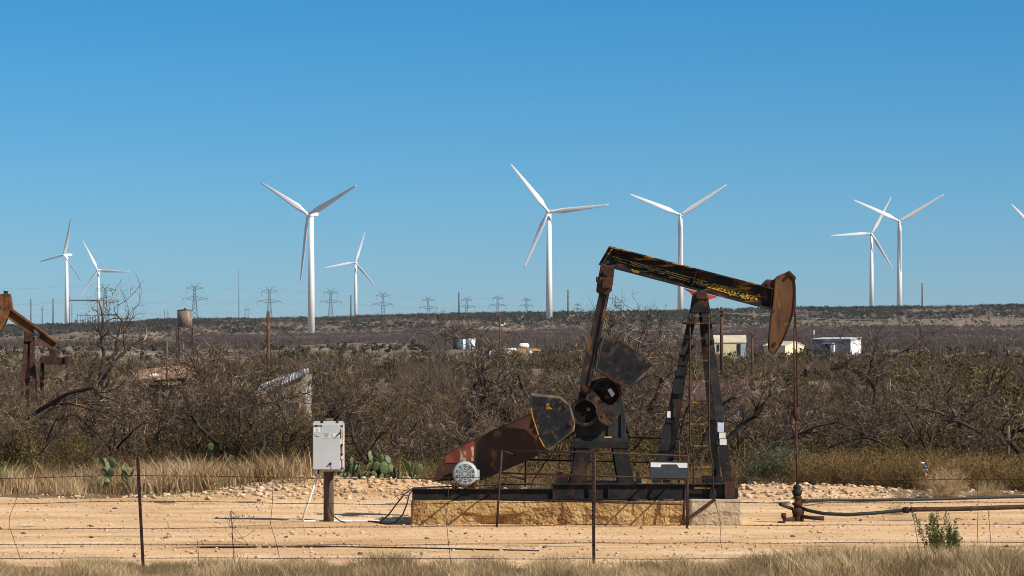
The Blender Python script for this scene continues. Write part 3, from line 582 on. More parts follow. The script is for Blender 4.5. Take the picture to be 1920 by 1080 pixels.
def gd(u, d): return np.clip(1-np.abs(u-430)/170, 0, 1)*(d < 74.5)*.8+np.clip(1-np.abs(u-700)/110, 0, 1)*.35+np.clip(1-np.abs(u-1600)/130, 0, 1)*(d > 73.2)*.7
grass_band('fresh_green_ground_cover', 5200, 250, 1760, 70.9, 75.6, .17, m_green, gd)
grass_band('green_grass_at_left_edge', 170, -80, 26, 74, 76.5, 1.25, m_green)
grass_band('rubble_weeds', 420, 300, 1800, 71, 75.5, .3, m_sage, lambda u, d: berm(u, d)*.8)
grass_band('sparse_track_grass', 150, -60, 2000, 47.5, 71, .28, m_fgrass, lambda u, d: np.where((d < 50) | (d > 69.5), .8, .12))
# brown broomweed, grey-green sage
pb = [scrub(80, .62, .8, 600, .012, .55, .007) for _ in range(5)]
x = (RNG.uniform(1500, 1960, 260)-960); d = RNG.uniform(73.6, 78, 260); x = x*d/F; stuff('broomweed', tile(pb, x, d, ground_z(x, d)-.02, .7+.6*RNG.random(260)), m_broom)
x = (RNG.uniform(640, 1420, 120)-960); d = RNG.uniform(74.5, 79, 120); x = x*d/F; stuff('low_brown_weeds', tile(pb, x, d, ground_z(x, d)-.02, .5+.7*RNG.random(120)), m_broom)
def sbush(px, d, s, label, m, p, name='sage_bush', cat='bush'):
    V, Fc, R = p; x = X(px, d); z = gz(x, d)-.03; V = V*s+np.array([x, d, z]); tag(mesh_np(name, V, Fc, m, rnd=R, origin=(x, d, z)), label, cat)
sg = scrub(420, 1.15, 1.0, 3600, .02, .75, .012)
sbush(1452, 74.8, .95, 'rounded grey green sage bush left of the wellhead rod', m_sage, sg)
sbush(1490, 76.5, .8, 'smaller grey green sage bush directly behind the wellhead rod', m_sage, scrub(380, 1.1, 1.0, 3000, .02, .75, .012))
sbush(975, 79.5, .8, 'grey green bush between belt guard and gear box pedestal', m_sage, scrub(380, 1.1, 1.0, 3000, .02, .8, .012))
sbush(20, 78, .9, 'brown grey bush at the far left behind the green grass', m_scrub, scrub(380, 1.3, 1.0, 1500, .02, .7, .012), 'scrub_bush')
for px, d, s, lb in ((1772, 71.3, .85, 'pale dead weed bush at the far edge of the track right of the wellhead pipes'), (1855, 71.2, .5, 'small dry tumbleweed near the right edge on the far edge of the track'), (1682, 63.5, .33, 'low grey dry tuft on the track in front of the rust brown flowline'), (1690, 70.5, .3, 'tiny dry tuft right behind the black hose')):
    sbush(px, d, s, lb, m_fgrass, scrub(330, .9, .9, 500, .014, .7, .008), 'dry_weed', 'weed')
# young juniper by the fence
def juniper(px, d, H, label, W=.33):
    x = X(px, d); z = gz(x, d)-.03; e = empty('young_juniper', (x, d, z), label, 'shrub'); n = 20; p = RNG.normal(size=(n, 3))*[.03, .03, 0]; dr = np.stack([RNG.normal(size=n)*.42*W/.33, RNG.normal(size=n)*.42*W/.33, np.ones(n)], 1); L = H*(.45+.62*RNG.random(n))
    V, Fc, R, pts = ribbons(p, dr, L, np.full(n, .012), 6, .045, r=RNG.random(n)); mesh_np('trunk', V+np.array([x, d, z]), Fc, m_bark, e)
    out = NP(); al = np.concatenate([a for a in pts[1:]]+[(a+b)/2 for a, b in zip(pts[1:-1], pts[2:])]); m = 3600; c = al[RNG.integers(len(al), size=m)]+RNG.normal(size=(m, 3))*[.02, .02, .03]; c[:, 2] = np.abs(c[:, 2]); V, Fc, R = leaves(c, np.full(m, .010), .2+.8*RNG.random(m), 3)
    out.add(V, Fc, R); V, Fc, R = out.get(); mesh_np('foliage', V+np.array([x, d, z]), Fc, MATS['young_juniper_green'], e, rnd=R)
mat('young_juniper_green', [(0, (.02, .032, .008)), (.5, (.075, .10, .02)), (1, (.24, .25, .06))], attr='rnd', rough=.7, spec=.2)
juniper(1754, 48.0, .84, 'young green juniper standing taller in the foreground grass at right', .11); juniper(1788, 47.6, .66, 'small green juniper seedling immediately right of the taller young juniper', .07)
# ---------------------------------------------------------------- prickly pears
def pad_mesh():
    V = []; Fc = []; nu, nv = 12, 7
    for j in range(nv+1):
        t = j/nv; r = math.sin(math.pi*min(1, t*.93+.045))**.75*(.30+.22*t); y_ = t
        for i in range(nu): a = 2*math.pi*i/nu; V.append((math.cos(a)*r*.86, math.sin(a)*r*.17, y_))
    for j in range(nv):
        for i in range(nu): k = (i+1) % nu; Fc.append((j*nu+i, j*nu+k, (j+1)*nu+k, (j+1)*nu+i))
    Fc.append(tuple(range(nu-1, -1, -1))); Fc.append(tuple(nv*nu+i for i in range(nu)))
    me = bpy.data.meshes.new('pad'); me.from_pydata(V, [], Fc); me.materials.append(m_pad); me.polygons.foreach_set('use_smooth', np.ones(len(me.polygons), bool)); me.update(); return me
PAD = pad_mesh()
def cactus(px, d, W, H, npad, label, name='prickly_pear'):
    x = X(px, d); z = gz(x, d)-.02; e = empty(name, (x, d, z), label, 'cactus')
    tops = [Vector((random.uniform(-W/2, W/2), random.uniform(-.4, .4), 0)) for _ in range(max(3, npad//3))]; cur = [(t, Vector((random.uniform(-.3, .3), 0, 1)).normalized()) for t in tops]; k = 0
    while k < npad:
        p, up = random.choice(cur); hh = H*(1-(abs(p.x)/(W*.62))**2)*.8
        if p.z > hh: continue
        s = random.uniform(.20, .30); u = (up*.6+Vector((random.gauss(0, .5), random.gauss(0, .3), .75))).normalized()
        if u.z < .2: u.z = .3; u.normalize()
        o = bpy.data.objects.new('pad', PAD); COL.objects.link(o); o.parent = e; o.location = p; q = u.to_track_quat('Z', 'Y'); o.rotation_mode = 'QUATERNION'
        o.rotation_quaternion = q @ Matrix.Rotation(random.uniform(-1.1, 1.1), 4, 'Z').to_quaternion(); o.scale = (s, s, s); cur.append((p+u*s*.93, u)); k += 1
cactus(705, 73.8, 1.75, .85, 95, 'large prickly pear clump right of the grey control cabinet')
cactus(664, 74.4, .6, .7, 16, 'prickly pear partly behind the lower right corner of the control cabinet')
cactus(195, 73.0, .85, .85, 20, 'bright green prickly pear low in the tall dry grass left of the leaning fence post')
cactus(262, 73.1, .85, .85, 20, 'bright green prickly pear in the tall grass directly behind the leaning fence post')
cactus(160, 75.0, 1.1, 1.25, 20, 'pale taller prickly pear growing under the small dark mesquite at left')
cactus(322, 73.6, .6, .85, 9, 'small prickly pear in the tall grass right of the leaning fence post')
cactus(410, 79, 1.7, 1.6, 40, 'prickly pear in deep shade of the thicket left of the cabinet')
cactus(1672, 82, 1.1, 1.2, 18, 'prickly pear tangled in the thicket right of the wellhead')
cactus(1903, 78.5, .7, .6, 9, 'prickly pear at the right edge below the broken post')
# ---------------------------------------------------------------- stones
def rockmesh(seed):
    rg = np.random.default_rng(seed); n = 10; V = rg.normal(size=(n, 3)); V /= np.linalg.norm(V, axis=1)[:, None]; V *= (.7+.6*rg.random(n))[:, None]*np.array([1.1, .8, .5])
    import bmesh
    bm = bmesh.new(); [bm.verts.new(v) for v in V]; r = bmesh.ops.convex_hull(bm, input=bm.verts); bm.verts.ensure_lookup_table(); bm.normal_update()
    bmesh.ops.triangulate(bm, faces=bm.faces); used = [v for v in bm.verts if v.link_faces]; ix = {v: i for i, v in enumerate(used)}
    A = np.array([v.co[:] for v in used]); Fc = np.array([[ix[v] for v in f.verts] for f in bm.faces]); bm.free(); return A, Fc, rg.random(len(A))
RK = [rockmesh(s) for s in range(9)]
def rocks(name, n, u0, u1, d0, d1, s0, s1, m, dens=None, pw=3.2):
    u = RNG.uniform(u0, u1, n); d = RNG.uniform(d0, d1, n)
    if dens is not None: i = np.where(RNG.random(n) < dens(u, d))[0]; u, d = u[i], d[i]
    x = (u-960)*d/F; s = s0+(s1-s0)*RNG.random(len(x))**pw
    V, Fc, R = tile(RK, x, d, dirt_z(x, d)+s*.22, s); stuff(name, (V, Fc, R), m)
rocks('limestone_rubble', 13000, -40, 1960, 70.2, 75.0, .012, .105, m_stone, berm, 4)
rocks('track_gravel', 9000, -60, 1980, 47.3, 71, .006, .05, m_stone, None, 5)
rocks('dark_track_debris', 230, -60, 1980, 48, 72, .008, .07, m_dstone, None, 5)
def boulder(px, d, s, m, label, k):
    V, Fc, R = RK[k]; x = X(px, d); z = gz(x, d)+s[2]*.4; tag(mesh_np('boulder' if m is m_dstone else 'rock', V*np.array(s)+np.array([x, d, z]), Fc, m, origin=(x, d, z)), label, 'rock')
boulder(674, 71.9, (.14, .12, .13), m_stone, 'large pale limestone rock lying below the prickly pear clump', 1)
boulder(641, 72.2, (.10, .1, .07), m_stone, 'flat pale rock just right of the cabinet post', 2)
boulder(58, 60.5, (.09, .08, .06), m_stone, 'lone pale stone on the track near the left edge', 3)
boulder(412, 74, (.12, .1, .09), m_stone, 'pale rock in the dry grass right of the leaning fence post', 4)
boulder(1700, 70.9, (.09, .1, .06), m_stone, 'pale stone behind the black hose coupling', 5)
boulder(1520, 71.7, (.13, .1, .08), m_stone, 'flat pale slab of rock right behind the wellhead', 6)
boulder(1836, 46.6, (.13, .12, .17), m_dstone, 'dark lichen covered boulder in the foreground grass at right', 7)
boulder(1806, 46.8, (.09, .1, .11), m_dstone, 'smaller dark boulder immediately left of the lichen covered boulder', 8)
boulder(1908, 45.3, (.20, .18, .22), MATS['dark_rust'], 'reddish brown boulder at the bottom right corner of the frame', 0)
# ================================================================ main pumpjack
Y0 = 60.0                                            # front plane of the concrete base
def pt3(px, py, y): return (X(px, y), y, Z(py, y))
# --- concrete base
def slab(name, px0, px1, top, y0, y1, m, parent, rough, seed):
    x0, x1 = X(px0, Y0), X(px1, Y0); nx = int((x1-x0)/.018); prof = []
    zt = Z(top, Y0); zb = -.12
    for k in range(34): prof.append((y0, zb+(zt-zb)*k/33))
    for k in range(1, 16): prof.append((y0+(y1-y0)*k/15, zt))
    for k in range(1, 4): prof.append((y1, zt-(zt-zb)*k/3))
    A = np.array(prof); m_ = len(A); xs_ = np.linspace(x0, x1, nx+1); XX = np.repeat(xs_[:, None], m_, 1); YY = np.repeat(A[None, :, 0], nx+1, 0); ZZ = np.repeat(A[None, :, 1], nx+1, 0)
    h = (ZZ-0)/(zt+.001)
    er = np.clip(fbm(XX*1.1+seed, ZZ*0+seed, 3)*2.2-.75, 0, 1)*np.clip(1.0-h*(1.3+1.4*vnoise(XX*2.3, ZZ*0)), 0, 1)**.6*.24*rough
    er += ((fbm(XX*9+seed, ZZ*11, 4)-.5)*.05+(fbm(XX*31+3, ZZ*33, 2)-.5)*.028)*rough*np.clip(1.5-h, .25, 1)
    ee = np.minimum(XX-x0, x1-XX); rd = np.clip(.05-ee, 0, .05)
    YY = YY+np.where(YY < y0+.01, er+rd*.6, 0); ZZ = ZZ-np.where((h > .97), .035*fbm(XX*3, YY*3, 3)*rough+(YY < y0+.01)*.015, 0)-rd*.3*(h > .9)
    V = np.stack([XX, YY, ZZ], -1).reshape(-1, 3); idx = np.arange(len(V)).reshape(nx+1, m_)
    Fc = np.stack([idx[:-1, :-1], idx[1:, :-1], idx[1:, 1:], idx[:-1, 1:]], -1).reshape(-1, 4).tolist(); Fc += [idx[0].tolist(), idx[-1][::-1].tolist()]
    return mesh_np(name, V, Fc, m, parent)
cb = empty('concrete_base', (X(1080, 61), 61, 0), 'long crumbling ochre concrete base under the pumpjack skid', 'concrete base')
slab('old_slab', 770, 1292, 938, 60.0, 62.6, m_conc, cb, 1.0, 3.3)
slab('new_slab', 1292.6, 1393, 936, 59.97, 62.6, m_concn, cb, .45, 8.1)
# --- the machine
pjk = empty('pumpjack', (X(1080, 61), 61, .48), 'big black and yellow rusted pumpjack in the centre on its concrete base', 'pumpjack')
YC = 61.0
yn = lambda a: YC-a                                    # a metres nearer than the centre line
def px_at(pts, y): return [(X(a, y), Z(b, y)) for a, b in pts]
def ibeam(mb, pxa, pxb, top, bot, y, fw=.14, tf=.02, web=.02):
    x0, x1, zt, zb = X(pxa, y), X(pxb, y), Z(top, y), Z(bot, y)
    mb.box(x0, x1, y-fw/2, y+fw/2, zt-tf, zt); mb.box(x0, x1, y-fw/2, y+fw/2, zb, zb+tf); mb.box(x0+.003, x1-.003, y-web/2, y+web/2, zb+tf, zt-tf)
sk = MB()
for y in (60.3, 61.7):
    ibeam(sk, 773, 1036, 916, 938, y); ibeam(sk, 1036.3, 1378, 907, 936.5, y)
for p in (778, 872, 960, 1034, 1085, 1138, 1190, 1238, 1290, 1340, 1376):
    x = X(p, 61); b = .2 if p < 1036 else .27; sk.box(x-.03, x+.03, 60.32, 61.68, Z(937, 61), Z(937, 61)+b-.03)
for p in (1036.5, 1104, 1140, 1290, 1330):                # stiffeners in the near beam
    x = X(p, 60.3); sk.box(x-.008, x+.008, 60.235, 60.289, Z(935, 60.3), Z(909, 60.3))
sk.build('skid', m_iron, pjk, bevel=.004)
# right end cap of skid
MB().box(X(1359, 60.2), X(1378, 60.2), 60.2, 60.228, Z(935, 60.2), Z(903, 60.2)).build('skid_end_plate', m_rust, pjk)
# --- gear box pedestal
pd = MB()
def pleg(a, b, c, d_, t, bt, y0, y1): pd.ppx([(a, t), (b, t), (d_, bt), (c, bt)], 61, y0, y1)
for y0, y1 in ((60.42, 60.5), (61.5, 61.58)):
    pleg(1079, 1104, 1067, 1098, 838, 905, y0, y1); pleg(1147, 1174, 1158, 1188, 838, 905, y0, y1)
for t in ((1077, 1073), (1168, 1178)):
    pd.bar(pt3(t[0], 838, 61), pt3(t[1], 905, 61), .05, 1.0)
pd.box(X(1076, 61), X(1177, 61), 60.4, 61.6, Z(838.5, 61), Z(826, 61)); pd.box(X(1062, 61), X(1192, 61), 60.38, 61.62, Z(906, 61), Z(903, 61))
pd.build('gearbox_pedestal', m_iron, pjk, bevel=.004)
# --- gear box
gb = MB(); gb.ppx([(1080, 822), (1080, 770), (1086, 736), (1104, 716), (1130, 708), (1150, 714), (1160, 726), (1168, 748), (1172, 785), (1172, 822)], 61, 60.55, 61.45, .03)
gb.box(X(1076, 61), X(1176, 61), 60.5, 61.5, Z(826, 61), Z(820, 61))
for p in (1088, 1112, 1140, 1164): gb.box(X(p, 61)-.012, X(p, 61)+.012, 60.515, 60.56, Z(820, 61), Z(775, 61))
gb.cyl(pt3(1174, 808, 60.8), pt3(1180, 808, 60.8), .04, 12)
g = gb.build('gear_box', mat('gearbox_grey_black', [(.3, (.012, .013, .014)), (.6, (.035, .038, .038)), (.8, (.085, .088, .085))], 2.4, rough=.75, spec=.12, bump=.2, stretch=(1.5, 1.5, .4), patch=((.10, .045, .02), 3, .62, .1)), pjk)
MB().box(X(1133, 60.5), X(1147, 60.5), 60.496, 60.5, Z(820.5, 60.5), Z(818.6, 60.5)).build('yellow_mark', MATS['flaking_yellow_edge'] if 0 else m_yel, g)
for p in (1080, 1096, 1112, 1142, 1158, 1172): pass
# --- cranks and counterweights, near side and far side
WL = [(995, 738), (1052, 744), (1070, 761), (1078.5, 792), (1077, 808), (1030, 845), (1022, 842), (1011, 822), (1003, 798), (998, 782), (995, 765)]
WR = [(1130, 632.5), (1146, 634), (1160, 638), (1177, 646), (1192, 656), (1203, 664), (1212, 672), (1227, 687.5), (1187, 723), (1180, 726), (1162, 722), (1122, 697), (1119, 692), (1121, 675), (1124, 650)]
def on(pts, c, k): return [(c[0]+(a-c[0])*k, c[1]+(b-c[1])*k) for a, b in pts]
m_wworn = mat('worn_weight_edge', [(.35, (.02, .02, .018)), (.5, (.085, .07, .052)), (.7, (.15, .125, .095))], 7, rough=.6, bump=.3, patch=((.20, .10, .03), 6, .56, .08))
def crank(side):
    s = -1 if side == 'near' else 1
    yA = 60.34 if side == 'near' else 61.56; yB = yA+.10    # crank plate
    wy0 = (60.10, 60.33) if side == 'near' else (61.67, 61.9)
    cm = MB()
    c1, c2 = (1096.5, 772), (1137, 737.5)
    for c, R in ((c1, 27), (c2, 29.5)): cm.ring(pt3(*c, yA), R/100, R/100-.055, .12, 40)
    cm.bar(pt3(1094, 723, yA+.015), pt3(1130, 766, yA+.015), .17, .15); cm.cyl(pt3(1109, 744, yA-.065), pt3(1109, 744, yA+.05), .105, 22)
    cm.ppx([(1118, 757), (1128, 752), (1141, 759), (1158, 777), (1158, 786), (1140, 799), (1124, 790), (1117, 773)], yA, yA-.055, yB)
    cr = cm.build('crank', mat('crank_rust_'+side, [(.35, (.012, .009, .008)), (.52, (.036, .019, .013)), (.68, (.12, .062, .032))], 9, rough=.65, bump=.6, spec=.25, patch=((.45, .2, .03), 7, .66, .04)), pjk)
    bp = MB(); bp.cyl(pt3(1117, 757, yA+.12 if s < 0 else yA), pt3(1117, 757, 60.56 if s < 0 else 61.44), .10, 20)
    bp.ring(pt3(*c1, yA+.06), .235, 0, .015, 36); bp.ring(pt3(*c2, yA+.07), .25, 0, .015, 36)
    bp.build('crank_disc', mat('oily_black_'+side, [(.35, (.004, .004, .004)), (.6, (.014, .014, .014)), (.75, (.06, .06, .058))], 4, rough=.85, spec=.1), cr)
    for c in ((1137, 737.5+7), (1104, 767)): MB().tube([pt3(c[0], c[1], yA+.10), pt3(c[0], c[1], yA-.01)], [.05, .04], 14).build('boss', m_rust, cr)
    nt_ = MB()
    for c, R in ((c1, 27), (c2, 29.5)):
        for k in range(34):
            a = 2*math.pi*k/34; q0 = pt3(*c, yA-.006); r0_, r1_ = R/100-.042, R/100-.014; nt_.bar((q0[0]+r0_*math.cos(a), yA-.003, q0[2]+r0_*math.sin(a)), (q0[0]+r1_*math.cos(a), yA-.003, q0[2]+r1_*math.sin(a)), .016, .008)
    for a, b, r in ((1109, 744.5, .04), (1138.5, 778, .03), (1148, 779, .022), (1128, 782, .025)): nt_.ring(pt3(a, b, yA-.072 if a == 1109 else yA-.062), r, 0, .02, 14)
    nt_.bar(pt3(1143, 784, yA-.054), pt3(1151, 791, yA-.054), .018, .012)
    if s < 0: nt_.build('slots', m_black, cr)
    # crank pin and wrist pin bearing
    MB().cyl(pt3(1096, 727, yA-.14 if s < 0 else yA+.26), pt3(1096, 727, yA+.05), .085, 20).cyl(pt3(1096, 727, yA-.17 if s < 0 else yA+.29), pt3(1096, 727, yA), .05, 16).build('wrist_pin', m_rust, cr)
    for pts, nm in ((WL, 'l'), (WR, 'r')):
        ww = MB(); ww.ppx(pts, 60.2, *wy0, .02); cw = ww.build('counterweight', m_wworn, pjk, bevel=.006)
        if side == 'near':
            cg = (sum(p[0] for p in pts)/len(pts), sum(p[1] for p in pts)/len(pts)); MB().ppx(on(pts, cg, .915), 60.2, wy0[0]-.005, wy0[0]+.01).build('face_plate', m_weight, cw)
        if side == 'near':
            if nm == 'l':
                arc = WL[6:]; hl = [(1022, 762), (1044.5, 757.5), (1060, 788), (1035.5, 824.5), (1026, 770 + 36)]; bolts = [(1062, 762.5), (1071, 794)]; holes = [(1015.5, 757.5), (1044.5, 760), (1057, 805), (1035, 824)]
            else:
                arc = WR[0:8]; bolts = [(1137, 702), (1165, 718.5)]; holes = [(1141, 655.5), (1158, 675), (1138, 685), (1182, 690), (1201.5, 689), (1179, 708)]
            em = MB()
            cen = (1117, 757); 
            for a, b in zip(arc[:-1], arc[1:]):
                a2, b2 = on([a, b], cen, .985); em.ppx([a, b, b2, a2], 60.2, wy0[0]-.006, wy0[0]+.05)
            em.build('arc_rim', m_yedge if nm == 'l' else m_polerust, cw)
            for a, b in holes: MB().ring(pt3(a, b, wy0[0]-.012), .05, 0, .02, 18).build('bolt_hole', m_black, cw)
            for a, b in bolts: MB().cyl(pt3(a, b, wy0[0]-.05), pt3(a, b, wy0[0]+.02), .042, 10).cyl(pt3(a, b, wy0[0]-.02), pt3(a, b, wy0[0]+.02), .06, 14).build('bolt', m_rust, cw)
crank('near'); crank('far')
MB().prism(px_at([(1139, 731), (1145, 727.5), (1153, 739), (1147, 745)], 60.42), 60.395, 60.40).build('paper_tag', m_paper, pjk)
# --- pitmans
for nm, yy in (('near', 60.22), ('far', 61.78)):
    pm_ = MB(); a = Vector(pt3(1096, 722, yy)); b = Vector(pt3(1137, 532, yy)); t = (b-a).normalized(); sd = Vector((t.z, 0, -t.x))
    for k in (-.085, .085): pm_.bar(a+sd*k, b+sd*k*.8, .05, .11)
    pm_.bar(a, b, .13, .03); pm = pm_.build('pitman_arm', mat('pitman_paint_'+nm, [(.3, (.008, .007, .007)), (.6, (.02, .017, .016))], 4, rough=.5, bump=.3, patch=((.12, .05, .018), 4, .57, .06, (1.5, 1, .5)), patch2=((.40, .2, .025), 6, .62, .03, (1.5, 1, .4))), pjk, bevel=.004)
# --- equaliser and tail bearing
eq = MB(); eq.bar(pt3(1137, 531, 60.05), pt3(1137, 531, 61.95), .14, .17, (0, 0, 1))
eq.build('equalizer_beam', m_rust, pjk)
tb = MB(); tb.ppx([(1127, 494.5), (1152, 503), (1149, 530), (1146, 546), (1124, 543), (1122, 520)], 61, 60.8, 61.2, .015)
for y in (60.22, 61.78): MB().ppx([(1122, 522), (1146, 524), (1144, 548), (1134, 556), (1120, 545)], 61, y-.1, y+.1, .015).build('pitman_clamp', m_rust, pjk)
tb.cyl(pt3(1137, 511, 60.74), pt3(1137, 511, 61.26), .06, 14); tb.cyl(pt3(1134, 524, 60.3), pt3(1134, 524, 61.0), .05, 12)
for q in ((1120, 524), (1147, 529), (1123, 538), (1145, 541)): tb.cyl(pt3(q[0], q[1]-5, 60.82), pt3(q[0], q[1]+5, 60.82), .025, 8)
tb.build('tail_bearing', m_rust, pjk)
# --- walking beam: a wide flange section
TL, BL, BR, TR = (1142, 461.5), (1122, 496), (1449, 582), (1452, 541.5)
web = MB(); web.ppx([TL, BL, BR, TR], 61, 60.985, 61.015)
def lerp(a, b, t): return (a[0]+(b[0]-a[0])*t, a[1]+(b[1]-a[1])*t)
web.ppx([TL, TR, (1452, 544), (1141, 464)], 61, 60.86, 61.14); web.ppx([(1123.5, 493.5), (1449.5, 579.5), BR, BL], 61, 60.86, 61.14)
for t in (.02, .53, .985):
    a, b = lerp(TL, TR, t), lerp(BL, BR, t); web.bar(pt3(a[0], a[1]+3, 61), pt3(b[0], b[1]-3, 61), .02, .26)
wb = web.build('walking_beam', m_beam, pjk, bevel=.003)
def onbeam(u, v): return lerp(lerp(TL, TR, u), lerp(BL, BR, u), v)
ln = MB(); ln.tube([pt3(*onbeam(u, .30+.22*u), 60.955) for u in (.02, .3, .6, .84)], .012, 6); ln.tube([pt3(*onbeam(u, v), 60.95) for u, v in ((.05, .75), (.10, .48), (.14, .42), (.17, .55), (.4, .58), (.62, .66))], .014, 6)
ln.build('grease_line', m_rubber, wb)
yl = MB()
u = .05
while u < .76:                                           # broken paint lines along the web
    L1 = random.uniform(.008, .03)
    for v0, v1, pr in ((.43, .08, .85), (.55, .25, .75)):
        if random.random() < pr: v = v0+v1*u; w1 = random.uniform(.022, .045); yl.prism(px_at([onbeam(u, v), onbeam(u+L1, v+v1*L1), onbeam(u+L1, v+v1*L1+w1), onbeam(u, v+w1)], 60.985), 60.974, 60.979)
    u += L1+random.uniform(.002, .006)
for _ in range(140):                                     # flaking patch near the head, and flecks along the web
    t_ = random.random(); u, v = (random.gauss(.82, .05), random.gauss(.66, .11)) if t_ < .5 else (random.gauss(.66, .06), random.gauss(.58, .08)) if t_ < .85 else (random.uniform(.15, .95), random.uniform(.45, .9))
    if not .38 < v < .92 or u > .95: continue
    k_ = random.uniform(.25, 1)**2; s = .009*k_+.001; n_ = 6; yl.prism(px_at([onbeam(u+s*math.cos(i_*1.047)*random.uniform(.5, 1.1), v+s*5.5*math.sin(i_*1.047)*random.uniform(.5, 1.1)) for i_ in range(n_)], 60.985), 60.974, 60.979)
yl.build('yellow_paint_flecks', flat('flaking_chrome_yellow', (.62, .40, .03), .6, var=.3, scale=9), wb)
# --- centre bearing
MB().ppx([(1283, 541), (1346, 557), (1330, 561), (1322, 566), (1302, 560), (1296, 549)], 61, 60.8, 61.2, .01).build('saddle_bracket', m_redb, pjk)
cbm = MB(); cbm.cyl(pt3(1311.5, 554.5, 60.62), pt3(1311.5, 554.5, 61.38), .06, 18); cbm.ppx([(1300, 551), (1306, 546), (1318, 546), (1325, 552), (1327, 562), (1301, 561)], 61, 60.72, 61.28, .015); cbm.build('centre_bearing', m_rust, pjk)
# --- samson post
def leg(t0, t1, b0, b1, ya, yb, th, nm='samson_leg'):
    """flat-sided tapering leg from the top (near the centre) down and outward"""
    q = MB(); T = [(X(t0[0], 61), Z(t0[1], 61)), (X(t1[0], 61), Z(t1[1], 61))]; B = [(X(b0[0], yb), Z(b0[1], yb)), (X(b1[0], yb), Z(b1[1], yb))]
    vs = [(T[0][0], ya, T[0][1]), (T[1][0], ya, T[1][1]), (B[1][0], yb, B[1][1]), (B[0][0], yb, B[0][1])]; vs += [(a, b+th, c) for a, b, c in vs]
    q.add(vs, [[3, 2, 1, 0], [4, 5, 6, 7], [0, 1, 5, 4], [1, 2, 6, 5], [2, 3, 7, 6], [3, 0, 4, 7]]); return q
def leglug(q, t, b, ya, yb, ks, w=9):
    for k in ks: y = ya+(yb-ya)*k; c = (t[0]+(b[0]-t[0])*k, t[1]+(b[1]-t[1])*k); q.box(X(c[0]-w, y), X(c[0]+w, y), y-.035, y+.0, Z(c[1]+1.6, y), Z(c[1]-1.6, y))
q = leg((1297, 562), (1311, 562), (1222, 905), (1240, 905), 60.78, 60.33, .13); leglug(q, (1304, 570), (1231, 905), 60.78, 60.33, (.19, .34, .5, .66, .82)); q.build('samson_leg', m_iron, pjk, bevel=.004)
q = leg((1311.4, 562), (1327, 562), (1357, 905), (1374, 905), 60.78, 60.33, .13); q.build('samson_leg', m_iron, pjk, bevel=.004)
leg((1299, 566), (1308, 566), (1243, 905), (1256, 905), 61.12, 61.6, .1).build('samson_leg', m_iron, pjk)
leg((1309, 566), (1319, 566), (1340, 905), (1352, 905), 61.12, 61.6, .1).build('samson_leg', m_iron, pjk)
for ya_, yb_ in ((60.74, 60.775), (61.225, 61.26)): MB().ppx([(1300, 549), (1324, 549), (1331, 586), (1294, 586)], 61, ya_, yb_).build('gusset_plate', m_iron, pjk)
for a, b, w_ in ((pt3(1288, 640, 60.6), pt3(1290, 640, 61.35), .05), (pt3(1337, 640, 60.6), pt3(1322, 640, 61.35), .05), (pt3(1262, 760, 60.5), pt3(1268, 760, 61.45), .05), (pt3(1355, 790, 60.45), pt3(1334, 790, 61.45), .05), (pt3(1284, 674, 60.62), pt3(1300, 648, 60.6), .035)): MB().bar(a, b, w_, w_, (0, .3, 1)).build('samson_brace', m_iron, pjk)
MB().box(X(1281, 60.9), X(1343, 60.9), 60.55, 61.3, Z(607, 60.9), Z(604.5, 60.9)).build('work_platform', m_rust, pjk)
ld = MB(); ly = 60.2
ld.tube([pt3(1293.7, 588, 60.5), pt3(1293.7, 640, 60.42), pt3(1294, 835, ly), pt3(1300, 845, ly), pt3(1301, 921, ly-.02)], .016, 8); ld.tube([pt3(1329.3, 588, 60.5), pt3(1329.3, 640, 60.42), pt3(1329.5, 835, ly), pt3(1336, 870, ly), pt3(1337, 923, ly-.02)], .016, 8)
L_ = ld.build('ladder', m_railr, pjk)
m_rung = mat('rung_yellow_rust', [(.46, (.035, .018, .012)), (.56, (.27, .145, .025))], 9, rough=.6)
for r_ in (592, 606, 634, 675, 714.5, 754.5, 795, 835.6, 875.5, 915):
    y = 60.42+(ly-60.42)*np.clip((r_-640)/195, 0, 1); o_ = np.clip((r_-835)/20, 0, 1)*6.5; MB().bar(pt3(1294+o_, r_, y), pt3(1329.5+o_, r_+.5, y), .022, .03).build('rung', m_rung, L_)
for a, b, w_, h_, m_ in ((1254, 777, 6.5, 12, m_paper), (1351.5, 801, 12, 18, m_paperb), (1354.5, 816.5, 12, 11, m_paper), (1356, 828.8, 13, 11, m_paper)):
    y = 60.78+(60.33-60.78)*(b-562)/343-.012; MB().box(X(a-w_/2, y), X(a+w_/2, y), y-.003, y, Z(b+h_/2, y), Z(b-h_/2, y)).build('notice_paper', m_, pjk)
# --- horse head
HH = [(1452, 523), (1459, 517), (1465, 514), (1471, 512), (1476, 509.5), (1487, 518), (1489.5, 527), (1490.5, 541), (1490, 557), (1488.5, 575), (1486, 591), (1482, 604), (1477, 617), (1471, 632), (1464, 646), (1457, 657.5), (1450.6, 666), (1446, 662), (1441, 655), (1441, 640), (1442, 625), (1443.5, 608.5), (1445.5, 590), (1448, 572)]
hh = MB(); hh.ppx(HH, 61, 60.86, 61.14, .008); H = hh.build('horsehead', m_head, pjk)
rm = MB()
for a, b in zip(HH[5:18], HH[6:19]):
    a2, b2 = on([a, b], (1400, 560), .985); rm.ppx([a, b, b2, a2], 61, 60.835, 61.165)
for a, b in zip(HH[18:]+HH[:1], HH[19:]+HH[:2]):
    a2, b2 = on([a, b], (1495, 575), .965); rm.ppx([a, b, b2, a2], 61, 60.848, 61.152)
rm.build('edge_plate', mat('dark_red_edge', [(.3, (.035, .014, .012)), (.7, (.085, .03, .022))], 4, rough=.7), H)
